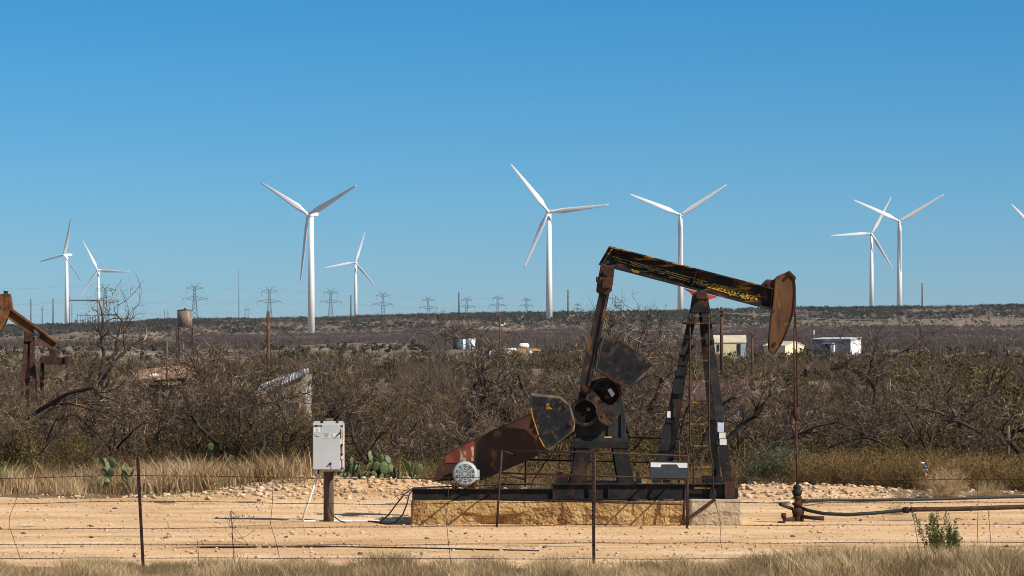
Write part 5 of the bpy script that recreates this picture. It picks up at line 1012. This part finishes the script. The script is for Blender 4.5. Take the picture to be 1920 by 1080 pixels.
# ================================================================ wind turbines
def turbine(hub, d, tips, yaw, label, base_row=None, pitch=18):
    """hub (px,py), distance; tips in photo pixels give the three blade angles in the rotor plane; yaw in degrees, + turns the rotor to face left"""
    s = d/F; hz_ = Z(hub[1], d); ya = math.radians(yaw); oh = 4.2
    hx = X(hub[0], d); tx = hx+math.sin(ya)*oh; ty = d+math.cos(ya)*oh; gzv = Z(base_row, d) if base_row else hz_-82
    e = empty('wind_turbine', (tx, ty, gzv), label, 'wind turbine', 'white wind turbines on the ridge')
    MB().tube([(tx, ty, gzv-3), (tx, ty, gzv+(hz_-gzv)*.5), (tx, ty, hz_-1.5)], [2.55, 2.15, 1.6], 24).build('tower', m_white, e)
    R = Matrix.Rotation(-ya, 4, 'Z'); hubp = Vector((hx, d, hz_))
    ax = (R @ Vector((0, -1, 0)))       # towards the wind
    nc = MB(); vs = []
    for yy, w_, h_, zo in ((1.4, 1.1, 1.2, 0), (2.2, 1.7, 1.75, .1), (9.5, 1.7, 1.8, .2), (11.5, 1.2, 1.2, .4)):
        for k in range(12): a = 2*math.pi*k/12; cx_, cz_ = math.cos(a), math.sin(a); f_ = .88/max(abs(cx_), abs(cz_))**.6; vs.append(hubp+R @ Vector((cx_*w_*f_, yy, cz_*h_*f_+zo)))
    fs = [[i*12+k, i*12+(k+1) % 12, (i+1)*12+(k+1) % 12, (i+1)*12+k] for i in range(3) for k in range(12)]+[list(range(11, -1, -1)), list(range(36, 48))]
    nc.add(vs, fs, False); nc.build('nacelle', m_white, e, bevel=.1)
    MB().tube([hubp+ax*t for t in (-1.6, -1.2, .2, 1.2, 1.9)], [1.2, 1.55, 1.5, 1.0, .2], 16).build('hub', m_white, e)
    if len(tips) < 3:
        an = [math.atan2(-(t[1]-hub[1]), (t[0]-hub[0])/math.cos(ya)) for t in tips]; tips = list(tips); third = an[0]+math.pi*2/3 if abs(((an[1]-an[0]+math.pi*2/3) % (2*math.pi))) < .4 or len(an) == 1 else an[0]-math.pi*2/3; an.append(third)
        if len(an) == 2: an.append(an[0]-math.pi*2/3)
    else: an = [math.atan2(-(t[1]-hub[1]), (t[0]-hub[0])/math.cos(ya)) for t in tips]
    for a in an:
        rd = Vector((math.cos(a), 0, math.sin(a))); tg = Vector((-math.sin(a), 0, math.cos(a))); fw = Vector((0, -1, 0)); L = 45.; vs = []; n_ = 12; st = [0, .03, .07, .14, .2, .3, .45, .6, .75, .88, .96, 1]
        for t in st:
            ch = np.interp(t, [0, .05, .2, .45, .75, .95, 1], [2.2, 2.3, 4.3, 3.2, 2.1, 1.3, .35]); th = np.interp(t, [0, .05, .2, .5, 1], [1.9, 1.8, .95, .5, .12]); tw = math.radians(np.interp(t, [0, .2, .6, 1], [pitch+14, pitch+8, pitch-6, pitch-14])); off = np.interp(t, [0, .2, 1], [0, -.55, -.1])
            for k in range(n_):
                b = 2*math.pi*k/n_; u_ = math.cos(b)*ch/2+off*1.0; v_ = math.sin(b)*th/2; uu_ = u_*math.cos(tw)-v_*math.sin(tw); vv_ = u_*math.sin(tw)+v_*math.cos(tw)
                vs.append(hubp+R @ (rd*(1.2+t*L)+tg*uu_+fw*(vv_+t*t*1.2)))
        fs = [[i*n_+k, i*n_+(k+1) % n_, (i+1)*n_+(k+1) % n_, (i+1)*n_+k] for i in range(len(st)-1) for k in range(n_)]+[list(range(n_-1, -1, -1)), list(range((len(st)-1)*n_, len(st)*n_))]
        MB().add(vs, fs, True).build('blade', m_white, e)
turbine((119.5, 478), 3720, [(137, 407), (55, 492), (158, 527)], 46, 'leftmost wind turbine, turned sideways with its box shaped nacelle showing', 609, 30)
turbine((183, 507), 4350, [(155, 452), (245, 510), (150, 557)], 12, 'small wind turbine standing behind the substation, second from the left', 622)
turbine((577, 402), 2222, [(483, 337), (685, 344), (565, 525)], 32, 'nearest and thickest wind turbine, left of centre, its tower foot in the brush', 624)
turbine((666, 492), 4580, [(684, 436), (609, 502), (705, 537)], 8, 'smallest wind turbine, just right of the nearest thick towered one')
turbine((1028, 397), 2400, [(959, 309), (1140, 385), (984, 501)], 10, 'wind turbine at the middle of the photo with the highest reaching blade', 600)
turbine((1275, 403), 2680, [(1182, 364), (1360, 348), (1278, 503)], 8, 'wind turbine standing behind the walking beam of the main pumpjack')
turbine((1634, 438), 3570, [(1669, 372), (1557, 442), (1673, 503)], 8, 'shorter wind turbine of the close pair at right, left of the taller')
turbine((1686, 415), 2880, [(1601, 374), (1766, 366), (1690, 512)], 10, 'taller wind turbine of the close pair at right with two raised blades')
turbine((1962, 452), 2900, [(1903, 388), (2046, 462), (1946, 539)], 10, 'wind turbine cut off by the right edge, only a blade tip showing')
# ================================================================ pylons and cables
def pylon(px, top, d, label, H=45.):
    x = X(px, d); zt = Z(top, d); z0 = zt-H; e = empty('pylon', (x, d, z0), label, 'pylon', 'lattice pylons on the skyline'); r = .36*max(1, d/3400)
    q = MB(); wd = lambda h: np.interp(h, [0, 28, 41, H], [4.2, 1.3, .9, .5])
    hs = [0, 6, 11, 16, 20.5, 24.5, 28, 31.5, 35, 38, 41]
    for sx_ in (-1, 1):
        for sy_ in (-1, 1): q.tube([(x+sx_*wd(h), d+sy_*wd(h), z0+h) for h in hs], r*.6, 4, False)
    for a, b in zip(hs[:-1], hs[1:]):
        for sy_ in (-1, 1):
            q.tube([(x-wd(a), d+sy_*wd(a), z0+a), (x+wd(b), d+sy_*wd(b), z0+b)], r*.4, 3, False); q.tube([(x+wd(a), d+sy_*wd(a), z0+a), (x-wd(b), d+sy_*wd(b), z0+b)], r*.4, 3, False)
    for s_ in (-1, 1): q.tube([(x, d, z0+40), (x+s_*4.4, d, z0+45)], r*.6, 4, False)
    q.build('lattice_mast', m_galv, e)
    for h, w_, dr in ((29, 13, 6), (40, 8.6, 6)):
        q = MB()
        for s_ in (-1, 1):
            for yy in (-.8, .8): q.tube([(x+s_*.8, d+yy, z0+h-2.2), (x+s_*w_, d, z0+h-.6)], r*.55, 3, False); q.tube([(x+s_*.8, d+yy, z0+h+1.8), (x+s_*w_, d, z0+h-.4)], r*.55, 3, False)
            for k in (.3, .6): q.tube([(x+s_*(.8+(w_-.8)*k), d, z0+h-2.2+1.6*k), (x+s_*(.8+(w_-.8)*(k-.15)), d, z0+h+1.8-2.2*(k-.15))], r*.4, 3, False)
            q.tube([(x+s_*w_, d, z0+h), (x+s_*w_, d, z0+h-dr)], r*.45, 4, False)
            if h < 35: q.tube([(x+s_*5, d, z0+h-1), (x+s_*3.2, d, z0+h-5), (x+s_*1.6, d, z0+h-1)], r*.35, 3, False)
        q.build('crossarm', m_galv, e)
    return x, d, z0
PY = [(197, 532, 3000), (365, 530, 3320), (505, 537, 3545), (620, 540, 3900), (718, 546, 4100), (803, 555, 4590), (875, 556, 5300), (933, 553, 5200), (987, 557, 6300), (1083, 568, 9000)]
LB = ['lattice pylon behind the substation, leftmost of the row', 'tall lattice pylon right of the old water tank on the skyline', 'lattice pylon between the guyed mast and the nearest wind turbine', 'lattice pylon just right of the nearest thick towered wind turbine', 'lattice pylon just right of the smallest wind turbine',
      'fifth lattice pylon from the water tank, alone left of the wooden skyline pole', 'lattice pylon immediately right of the wooden skyline pole at mid skyline', 'second lattice pylon to the right of the wooden skyline pole', 'lattice pylon immediately left of the middle wind turbine', 'tiny faint lattice pylon right of the middle wind turbine']
pp = [pylon(a, b, c, l) for (a, b, c), l in zip(PY, LB)]
q = MB(); pp2 = [(X(-260, 2800), 2800, Z(531, 2800)-45)]+pp
for a, b in zip(pp2[:-1], pp2[1:]):
    for h, w_ in ((23, -13), (23, 13), (34, -8.6), (34, 8.6), (45, 4.4)):
        A = Vector((a[0]+w_, a[1], a[2]+h)); B_ = Vector((b[0]+w_, b[1], b[2]+h)); sg2 = 9 if h < 40 else 5
        q.tube([A.lerp(B_, t)-Vector((0, 0, sg2*4*t*(1-t))) for t in np.linspace(0, 1, 13)], .10, 3, False, False)
tag(q.build('transmission_cables', m_cable), 'thin sagging transmission cables strung between the lattice pylons', 'cable')
# poles on the skyline
def pole(px, top, bot, d, w_, label, arms=(), m=m_pole, name='utility_pole', insul=True):
    x = X(px, d); zt, zb = Z(top, d), Z(bot, d); e = empty(name, (x, d, zb), label, 'pole'); MB().tube([(x, d, zb-.5), (x, d, zt)], [w_/2*1.15, w_/2*.9], 8).build('shaft', m, e)
    for row, hw in arms: z_ = Z(row, d); MB().box(x-hw, x+hw, d-w_*.5-.1, d-w_*.5, z_-min(.08, w_*.25), z_+min(.08, w_*.25)).build('crossarm', m, e)
    if arms and d < 400:
        for s_ in (-1, 1): MB().tube([(x+s_*arms[0][1]*.9, d-.2, Z(arms[0][0], d)), (x+s_*arms[0][1]*.9, d-.2, Z(arms[0][0], d)+.22)], [.035, .025], 8).build('insulator', m_dark, e)
    return e
pole(58, 560, 610, 2300, .7, 'thin dark pole on the skyline, first from the left edge'); pole(79, 574, 610, 2300, .6, 'short dark skyline pole between two taller ones at left', [(580, 2)]); pole(99.5, 559, 608, 2300, .8, 'taller dark skyline pole left of the leftmost wind turbine')
pole(448, 505, 600, 4200, 1.0, 'slender guyed lattice mast on the skyline, faint and pointed', m=m_cable, name='radio_mast')
pole(658, 553, 598, 2500, .9, 'dark wooden pole just left of the smallest wind turbine'); pole(860.5, 548, 594, 2500, 1.0, 'pale brown wooden pole at mid skyline among pylons', [(553, 1)]); pole(1065, 543, 592, 2500, 1.0, 'dark wooden pole right of the middle wind turbine', [(556, 1.5)]); pole(1729, 531, 577, 2500, 1.0, 'lone wooden pole on the skyline at far right', [(545, 1.5)])
def hframe(px, top, bot, d, w_, label):
    e = empty('h_frame_pole', (X(px, d), d, Z(bot, d)), label, 'pole')
    for s_ in (-1, 1): MB().tube([(X(px, d)+s_*w_, d, Z(bot, d)-1), (X(px, d)+s_*w_, d, Z(top, d))], .38, 6).build('shaft', m_cable, e)
    MB().box(X(px, d)-w_*2, X(px, d)+w_*2, d-.7, d-.39, Z(top+8, d)-.2, Z(top+8, d)+.2).build('crossarm', m_cable, e)
hframe(312, 579, 603, 3000, 1.5, 'twin wooden pole frame left of the old water tank on the skyline'); hframe(462.5, 572, 600, 3000, 1.4, 'twin wooden pole frame right of the guyed mast')
e1 = pole(1353, 576, 690, 230, .24, 'brown wooden utility pole standing before the cream house', [(582, .35), (588, .3)]); pole(1410.5, 624, 716, 300, .20, 'grey wooden pole between the cream house and the small cream shed', [(628, .3)])
pole(1383, 600, 672, 640, .30, 'thin brown pole behind the cream house'); pole(937.5, 594, 668, 800, .42, 'tall brown pole left of the white tanks', m=m_pole)
q = pole(942, 610, 655, 900, .40, 'pole with two white lamps beside the tall brown pole'); MB().box(X(938, 898), X(944, 898), 897, 899, Z(611, 898), Z(608, 898)).build('lamp', m_pvc, q); MB().box(X(945, 898), X(947.5, 898), 897, 899, Z(609, 898), Z(605, 898)).build('lamp', m_pvc, q)
q = pole(1524.5, 618, 640, 720, .30, 'short pole with a white lamp left of the grey metal building'); MB().box(X(1525, 719), X(1527, 719), 718.4, 718.9, Z(627, 719), Z(619, 719)).build('lamp', m_pvc, q)
pole(503, 584, 800, 128, .15, 'straight orange brown rusty pipe post rising above the thicket', m=m_polerust, name='pipe_post')
pole(313, 638, 700, 120, .09, 'thin grey wooden post behind the collapsed rusty roofed shed', m=m_wood, name='wooden_post'); pole(1145, 606, 660, 260, .22, 'dark pole showing above the upper counterweight')
A = Vector(pt3(1353, 586, 230)); 
tag(MB().tube([A.lerp(Vector(pt3(1383, 603, 640)), t)-Vector((0, 0, 3*4*t*(1-t)*.5)) for t in np.linspace(0, 1, 9)], .02, 3, False, False).tube([A.lerp(Vector(pt3(1860, 560, 900)), t)-Vector((0, 0, 5*4*t*(1-t)*.5)) for t in np.linspace(0, 1, 12)], .02, 3, False, False).build('power_cable', m_cable), 'thin cables running from the brown utility pole by the cream house', 'cable')
# ================================================================ substation
sd2 = 2620.; ss = empty('substation', (X(176, sd2), sd2, Z(607, sd2)), 'grey steel substation gantries and switchgear on the sandy bank at left', 'substation')
def vb(q, px, t, b=607, y=0, r=.28): q.tube([(X(px, sd2), sd2+y, Z(b, sd2)-1), (X(px, sd2), sd2+y, Z(t, sd2))], r, 5)
q = MB()
for p, t in ((131.5, 554), (136, 568), (183, 561), (184.5, 561)): vb(q, p, t, y=(p-150)/4)
q.box(X(131, sd2), X(184, sd2), sd2-.4, sd2+.4, Z(564.5, sd2), Z(562, sd2)); q.build('gantry', m_galv, ss)
q = MB(); vb(q, 220, 562, y=3); vb(q, 204, 560, y=3, r=.2); q.tube([(X(183, sd2), sd2, Z(561, sd2)), (X(205, sd2), sd2+3, Z(556, sd2)), (X(220, sd2), sd2+3, Z(562, sd2))], .25, 4); q.build('gantry', m_galv, ss)
q = MB(); q.box(X(147, sd2), X(220, sd2), sd2-7, sd2-6.5, Z(592, sd2), Z(590.8, sd2))
for k in range(16): vb(q, 147+k*4.8, 586+random.uniform(0, 8), y=-7+random.uniform(0, 4), r=random.uniform(.12, .3))
q.build('busbar_rack', m_galv, ss)
for k in range(7): p = 143+k*12+random.uniform(-2, 2); MB().box(X(p, sd2), X(p+4, sd2), sd2-10, sd2-8, Z(608, sd2)-.5, Z(600+random.uniform(-1, 3), sd2)).tube([(X(p+2, sd2), sd2-9, Z(602, sd2)), (X(p+2, sd2), sd2-9, Z(596, sd2))], .2, 5).build('transformer', m_galv, ss)
# ================================================================ buildings far off
def gable(name, d, L, label, wall, roofm, dep):
    """L: dict of photo pixel rows/cols for a small house seen with its long side to us, right end turned a little to view"""
    return empty(name, (X(L['x0'], d), d, Z(L['base'], d)), label, 'house' if name == 'house' else 'shed')
def house(name, d, px0, px1, eave, ridge, base, dep, turn, label, wall, roofm, openings, roof_px=(-2, 4), cat='house'):
    w_ = (px1-px0)*d/F; h = (base-eave)*d/F; rh = (eave-ridge)*d/F; e = empty(name, (X(px0, d), d, Z(base, d)), label, cat); T = Matrix.Rotation(math.radians(turn), 4, 'Z'); O = Vector((X(px0, d), d, Z(base, d)))
    def tr(mb): mb.v = [tuple(O+T @ Vector(v)) for v in mb.v]; return mb
    q = MB(); q.box(0, w_, 0, dep, -1.2, h); q.add([(0, 0, h), (0, dep, h), (0, dep/2, h+rh), (w_, 0, h), (w_, dep, h), (w_, dep/2, h+rh)], [[0, 1, 2], [3, 5, 4], [0, 2, 5, 3], [1, 4, 5, 2]]); tr(q).build('wall', wall, e)
    q = MB(); o_ = .15; sl_ = rh/(dep/2)
    for sgn in (0, 1):
        y0_, y1_ = (-o_, dep/2) if sgn == 0 else (dep+o_, dep/2); z0_ = h-o_*sl_; vs = [(-o_, y0_, z0_+.03), (w_+o_, y0_, z0_+.03), (w_+o_, y1_, h+rh+.03), (-o_, y1_, h+rh+.03)]; vs += [(a, b, c+.12) for a, b, c in vs]; q.add(vs, [[0, 1, 2, 3], [4, 7, 6, 5], [0, 4, 5, 1], [1, 5, 6, 2], [2, 6, 7, 3], [3, 7, 4, 0]])
    tr(q).build('roof', roofm, e)
    for nm, a, b, z0_, z1_, m in openings: tr(MB().box(a*w_, b*w_, -.06, -.002, z0_*h, z1_*h)).build(nm, m, e)
    return e, tr, w_, h
e, tr, w_, h = house('house', 600, 1339, 1398, 642.5, 629.5, 669, 7, -3, 'small cream house with pale metal roof seen through the samson post', m_cream, m_creamr, [('window', .08, .17, .38, .88, m_dark), ('door', .72, .84, .0, .9, m_dark), ('door', .84, .995, .05, .97, flat('pale_blue_door', (.30, .38, .44), .6))])
e, tr, w_, h = house('shed', 650, 1431, 1480, 649, 641, 668, 7, -38, 'small cream gabled shed behind the tip of the horsehead', m_cream, m_creamr, [('window', .3, .5, .3, .8, m_dark)], cat='shed')
d = 700; e = empty('metal_building', (X(1524, d), d, Z(661, d)), 'long low grey metal building with a white right end wall', 'building'); w_ = 72*d/F; T = Matrix.Rotation(math.radians(-24), 4, 'Z'); O = Vector((X(1524, d), d, Z(660, d)))
def tr(mb): mb.v = [tuple(O+T @ Vector(v)) for v in mb.v]; return mb
tr(MB().box(0, 8.6, 0, 7.4, -.6, 2.75)).build('wall', m_metalp, e); tr(MB().box(8.605, 8.66, -.02, 7.42, -.6, 2.78)).build('end_wall', m_metalw, e); q = MB(); q.add([(-.1, -.15, 2.79), (8.75, -.15, 2.79), (8.75, 7.5, 3.1), (-.1, 7.5, 3.1), (-.1, -.15, 2.93), (8.75, -.15, 2.93), (8.75, 7.5, 3.24), (-.1, 7.5, 3.24)], [[0, 3, 2, 1], [4, 5, 6, 7], [0, 1, 5, 4], [1, 2, 6, 5], [2, 3, 7, 6], [3, 0, 4, 7]]); tr(q).build('roof', m_metalw, e)
tr(MB().box(2.6, 5.0, -1.6, -.05, 1.85, 1.95)).build('porch_roof', m_metalw, e); tr(MB().box(2.9, 4.0, -.04, -.004, 0, 1.7)).build('door', m_dark, e); tr(MB().box(4.4, 5.1, -.9, -.05, -.3, 1.5)).build('water_heater_box', m_metalw, e)
# storage tanks and clutter, 1000 m off
def vtank(px0, px1, top, bot, d, m, label):
    x = X((px0+px1)/2, d); r = (px1-px0)*d/F/2; zt, zb = Z(top, d), Z(bot, d); e = empty('storage_tank', (x, d, zb), label, 'tank'); MB().tube([(x, d, zb-.6), (x, d, zt)], r, 24).build('shell', m, e); MB().tube([(x, d, zt), (x, d, zt+.12), (x, d, zt+.5)], [r*1.02, r*1.02, .25], 24).build('roof', m_rust, e)
vtank(849, 868, 635, 659, 1000, m_tankdk, 'dark green upright oil tank, left of the group of tanks'); vtank(858, 873, 634, 659, 1012, m_tank, 'white upright oil tank partly behind the dark one'); vtank(874, 892, 634, 659, 995, m_tank, 'white upright oil tank at the right end of the group')
def htank(px0, px1, cy, d, r, label, yaw=0, m=m_pvc, stand=.5):
    a, b = Vector(pt3(px0, cy, d)), Vector(pt3(px1, cy, d+math.tan(math.radians(yaw))*(px1-px0)*d/F)); t = (b-a).normalized(); e = empty('propane_tank', (a.lerp(b, .5).x, d, a.z-r-stand), label, 'tank')
    MB().tube([a, a+t*r*.2, a+t*r*.6, b-t*r*.6, b-t*r*.2, b], [r*.25, r*.7, r, r, r*.7, r*.25], 18).build('shell', m, e)
    for k in (.25, .75): p = a.lerp(b, k); MB().box(p.x-.12, p.x+.12, p.y-r*.6, p.y+r*.6, p.z-r-stand, p.z-r*.8).build('saddle', m_rust, e)
htank(940, 962, 661.5, 700, .48, 'white horizontal tank lying lowest at left of the tank yard'); htank(951, 968, 656, 730, .45, 'white horizontal tank just behind the lowest one'); htank(973, 992, 648.5, 735, .62, 'white horizontal tank raised on a stand, highest of the yard', 20, stand=1.1)
def drum(px, py, d, m, label, r=.38, h=.95): x = X(px, d); z = Z(py, d); e = empty('drum', (x, d, z-.3), label, 'drum'); MB().tube([(x, d, z-.6), (x, d, z+h*.5), (x, d, z+h)], [r, r*1.03, r], 14).build('body', m, e); MB().tube([(x, d, z+h), (x, d, z+h+.06)], [r*1.05, r*1.05], 14).build('lid', m, e)
drum(912, 667, 700, m_blue, 'blue plastic drum, leftmost of the yard'); drum(917, 667, 699, m_pvc, 'white plastic drum between the blue drums', .42); drum(922, 667, 700, m_blue, 'blue plastic drum right of the white drum', .5); drum(994.5, 667, 695, m_pvc, 'white drum right of the raised tank', .3, 1.1)
d = 715.; e = empty('yellow_machine', (X(1005, d), d, Z(658, d)), 'low yellow machine right of the raised white tank', 'machine'); MB().prism([(X(a, d), Z(b, d)) for a, b in ((1000, 657), (1000, 654.5), (1003, 653.5), (1007, 655), (1013, 656.5), (1012, 658.5))], d-.6, d+.6).build('body', m_yel, e); MB().box(X(1001, d), X(1010, d), d-.5, d+.5, Z(662, d), Z(658, d)).build('undercarriage', m_rust, e)
for k, (a, b) in enumerate(((975, 656), (981.5, 656))): MB().box(0, 0, 0, 0, 0, 0) if 0 else tag(MB().box(X(a, 722), X(a+5.5, 722), 721.4, 722.6, Z(662, 722), Z(651, 722)).tube([(X(a+1, 722), 721.3, Z(650.5, 722)), (X(a+4.5, 722), 721.3, Z(650.5, 722))], .1, 6).build('equipment_crate', flat('tan_crate_%d' % k, (.42, .26, .14), .8), origin=(X(a, 722), 722, Z(660, 722))), ('tan' if k == 0 else 'second tan')+' equipment crate in front of the raised white tank, '+('left one' if k == 0 else 'right one'), 'crate')
# old water tank on a stand
d = 500.; x = X(346.5, d); e = empty('water_tank', (x, d, gz(x, d)), 'rust streaked old cylindrical water tank on a stand above the brush', 'water tank')
mtk = mat('tank_rust_streaks', [(.3, (.11, .06, .045)), (.5, (.22, .16, .135)), (.7, (.36, .31, .28))], .9, rough=.8, stretch=(1.6, 1.6, .35), patch=((.34, .20, .05), .8, .58, .08))
MB().tube([(x, d, Z(613, d)), (x, d, Z(582, d))], 1.17, 28).build('shell', mtk, e); MB().tube([(x, d, Z(582, d)), (x, d, Z(581, d)), (x, d, Z(580, d))], [1.2, 1.2, .3], 28).tube([(x, d, Z(581, d)), (x, d, Z(577.5, d))], .16, 8).build('lid', m_rust, e)
MB().box(x-1.3, x+1.3, d-1.3, d+1.3, Z(615, d), Z(613, d)).build('platform', m_wood, e)
for a in (-1, 1):
    for b in (-1, 1): MB().bar((x+a*1.1, d+b*1.1, Z(615, d)), (x+a*1.2, d+b*1.2, gz(x, d)-.3), .14, .14).build('leg', m_bark, e)
for k in range(3):
    for a in (-1, 1): MB().bar((x-a*1.15, d-1.1, Z(616+k*17, d)), (x+a*1.15, d-1.1, Z(632+k*17, d)), .12, .12).build('brace', m_bark, e)
# ================================================================ ruined sheds in the thicket
d = 122.; e = empty('collapsed_shed', (X(300, d), d, gz(X(300, d), d)), 'collapsed shed with rust and cream corrugated roof sheets at left in the thicket', 'shed')
def sheet(pts, m, nm, par, th=.04, corr=.035, n=40):
    """corrugated quad from 4 corners (a,b along the ridge side, c,d the eave side)"""
    a, b, c_, d_ = [Vector(p) for p in pts]; nrm = ((b-a).cross(d_-a)).normalized(); vs = []; fs = []
    for i in range(n+1):
        t = i/n; o_ = nrm*corr*math.sin(i*math.pi*.9); p, q_ = a.lerp(b, t)+o_, d_.lerp(c_, t)+o_; vs += [p, q_, p-nrm*.01, q_-nrm*.01]
        if i: k = i*4; fs += [[k-4, k-3, k+1, k], [k-2, k+2, k+3, k-1], [k-4, k, k+2, k-2], [k-3, k-1, k+3, k+1]]
    return MB().add(vs, fs).build(nm, m, par)
sheet([pt3(262, 694, d+2.5), pt3(352, 684, d+2.5), pt3(340, 704, d), pt3(246, 714, d)], m_corr, 'roof_sheet', e)
sheet([pt3(318, 690, d+2.2), pt3(372, 677, d+2.6), pt3(366, 706, d-.4), pt3(290, 713, d-.3)], m_corr, 'roof_sheet', e)
q = MB(); q.bar(pt3(243, 716, d), pt3(355, 712, d), .1, .1); q.bar(pt3(300, 684, d+1), pt3(330, 672, d+1), .1, .1)
for p in (250, 300, 350): q.bar(pt3(p, 714, d), (X(p, d), d, gz(X(p, d), d)-.2), .14, .14)
q.build('timber_frame', m_wood, e); MB().box(X(255, d), X(350, d), d+.3, d+.36, gz(X(300, d), d)-.1, Z(722, d)).build('back_wall', m_dark, e)
d = 111.; e = empty('peeling_shed', (X(525, d), d, gz(X(525, d), d)), 'peeling blue and yellow shed with white corrugated roof edge behind the bare branches', 'shed')
za = gz(X(525, d), d)-.1
q = MB(); q.prism([(X(478, d), za), (X(478, d), Z(745, d)), (X(574, d), Z(702, d)), (X(574, d), za)], d, d+3); q.build('wall', m_ywall, e)
sheet([pt3(488, 722, d+3.1), pt3(578, 690, d+3.1), pt3(579, 699, d-.2), pt3(476, 747, d-.2)], mat('white_and_rust_roof', [(.4, (.30, .12, .05)), (.5, (.62, .64, .64)), (.7, (.7, .72, .74))], 1.5, rough=.5, stretch=(.6, 1, 1)), 'roof_sheet', e)
for a, b in ((508, 770), (548, 755)): MB().box(X(a, d), X(a+12, d), d-.03, d-.003, Z(b+26, d), Z(b, d)).build('window', m_dark, e)
d = 104.; e = empty('red_roofed_shed', (X(1310, d), d, gz(X(1310, d), d)), 'long low shed with dull red roof behind the samson post', 'shed')
sheet([pt3(1240, 716, d+3), pt3(1400, 712, d+3), pt3(1412, 750, d-.4), pt3(1222, 752, d-.4)], m_redroof, 'roof', e, corr=.01)
zb = gz(X(1310, d), d)-.1; MB().box(X(1228, d), X(1392, d), d+.1, d+3, zb, Z(753, d)).build('wall', m_wood, e); MB().box(X(1356, d), X(1386, d), d+.04, d+.097, zb+.3, Z(757, d)).build('pale_panel', m_metalw, e)
d = 98.; e = empty('yellow_shed', (X(1545, d), d, gz(X(1545, d), d)), 'narrow peeling yellow shed wall behind the dark trunked mesquite right of the rod', 'shed'); zb = gz(X(1545, d), d)-.1
MB().box(X(1530, d), X(1560, d), d, d+1.6, zb, Z(770, d)).build('wall', m_ywall, e); sheet([pt3(1528, 762, d+1.8), pt3(1562, 762, d+1.8), pt3(1563, 771, d-.15), pt3(1527, 771, d-.15)], m_corr, 'roof', e); MB().box(X(1537, d), X(1546, d), d-.03, d-.003, zb, Z(790, d)).build('door', m_dark, e)
# ================================================================ air
zlo, zhi = -2.0, 260.0
hz_m = bpy.data.materials.new('thin_dry_air'); hz_m.use_nodes = True; nt = hz_m.node_tree; nt.nodes.remove(nt.nodes['Principled BSDF']); v = nt.nodes.new('ShaderNodeVolumePrincipled'); v.inputs['Color'].default_value = (.62, .80, 1, 1); v.inputs['Density'].default_value = HAZE; v.inputs['Anisotropy'].default_value = .2
nt.links.new(v.outputs[0], nt.nodes['Material Output'].inputs['Volume'])
if HAZE > 0:
    q = MB().box(-6800, 6800, -450, 9650, -9, 205); o = q.build('haze', hz_m); tag(o, kind='stuff')
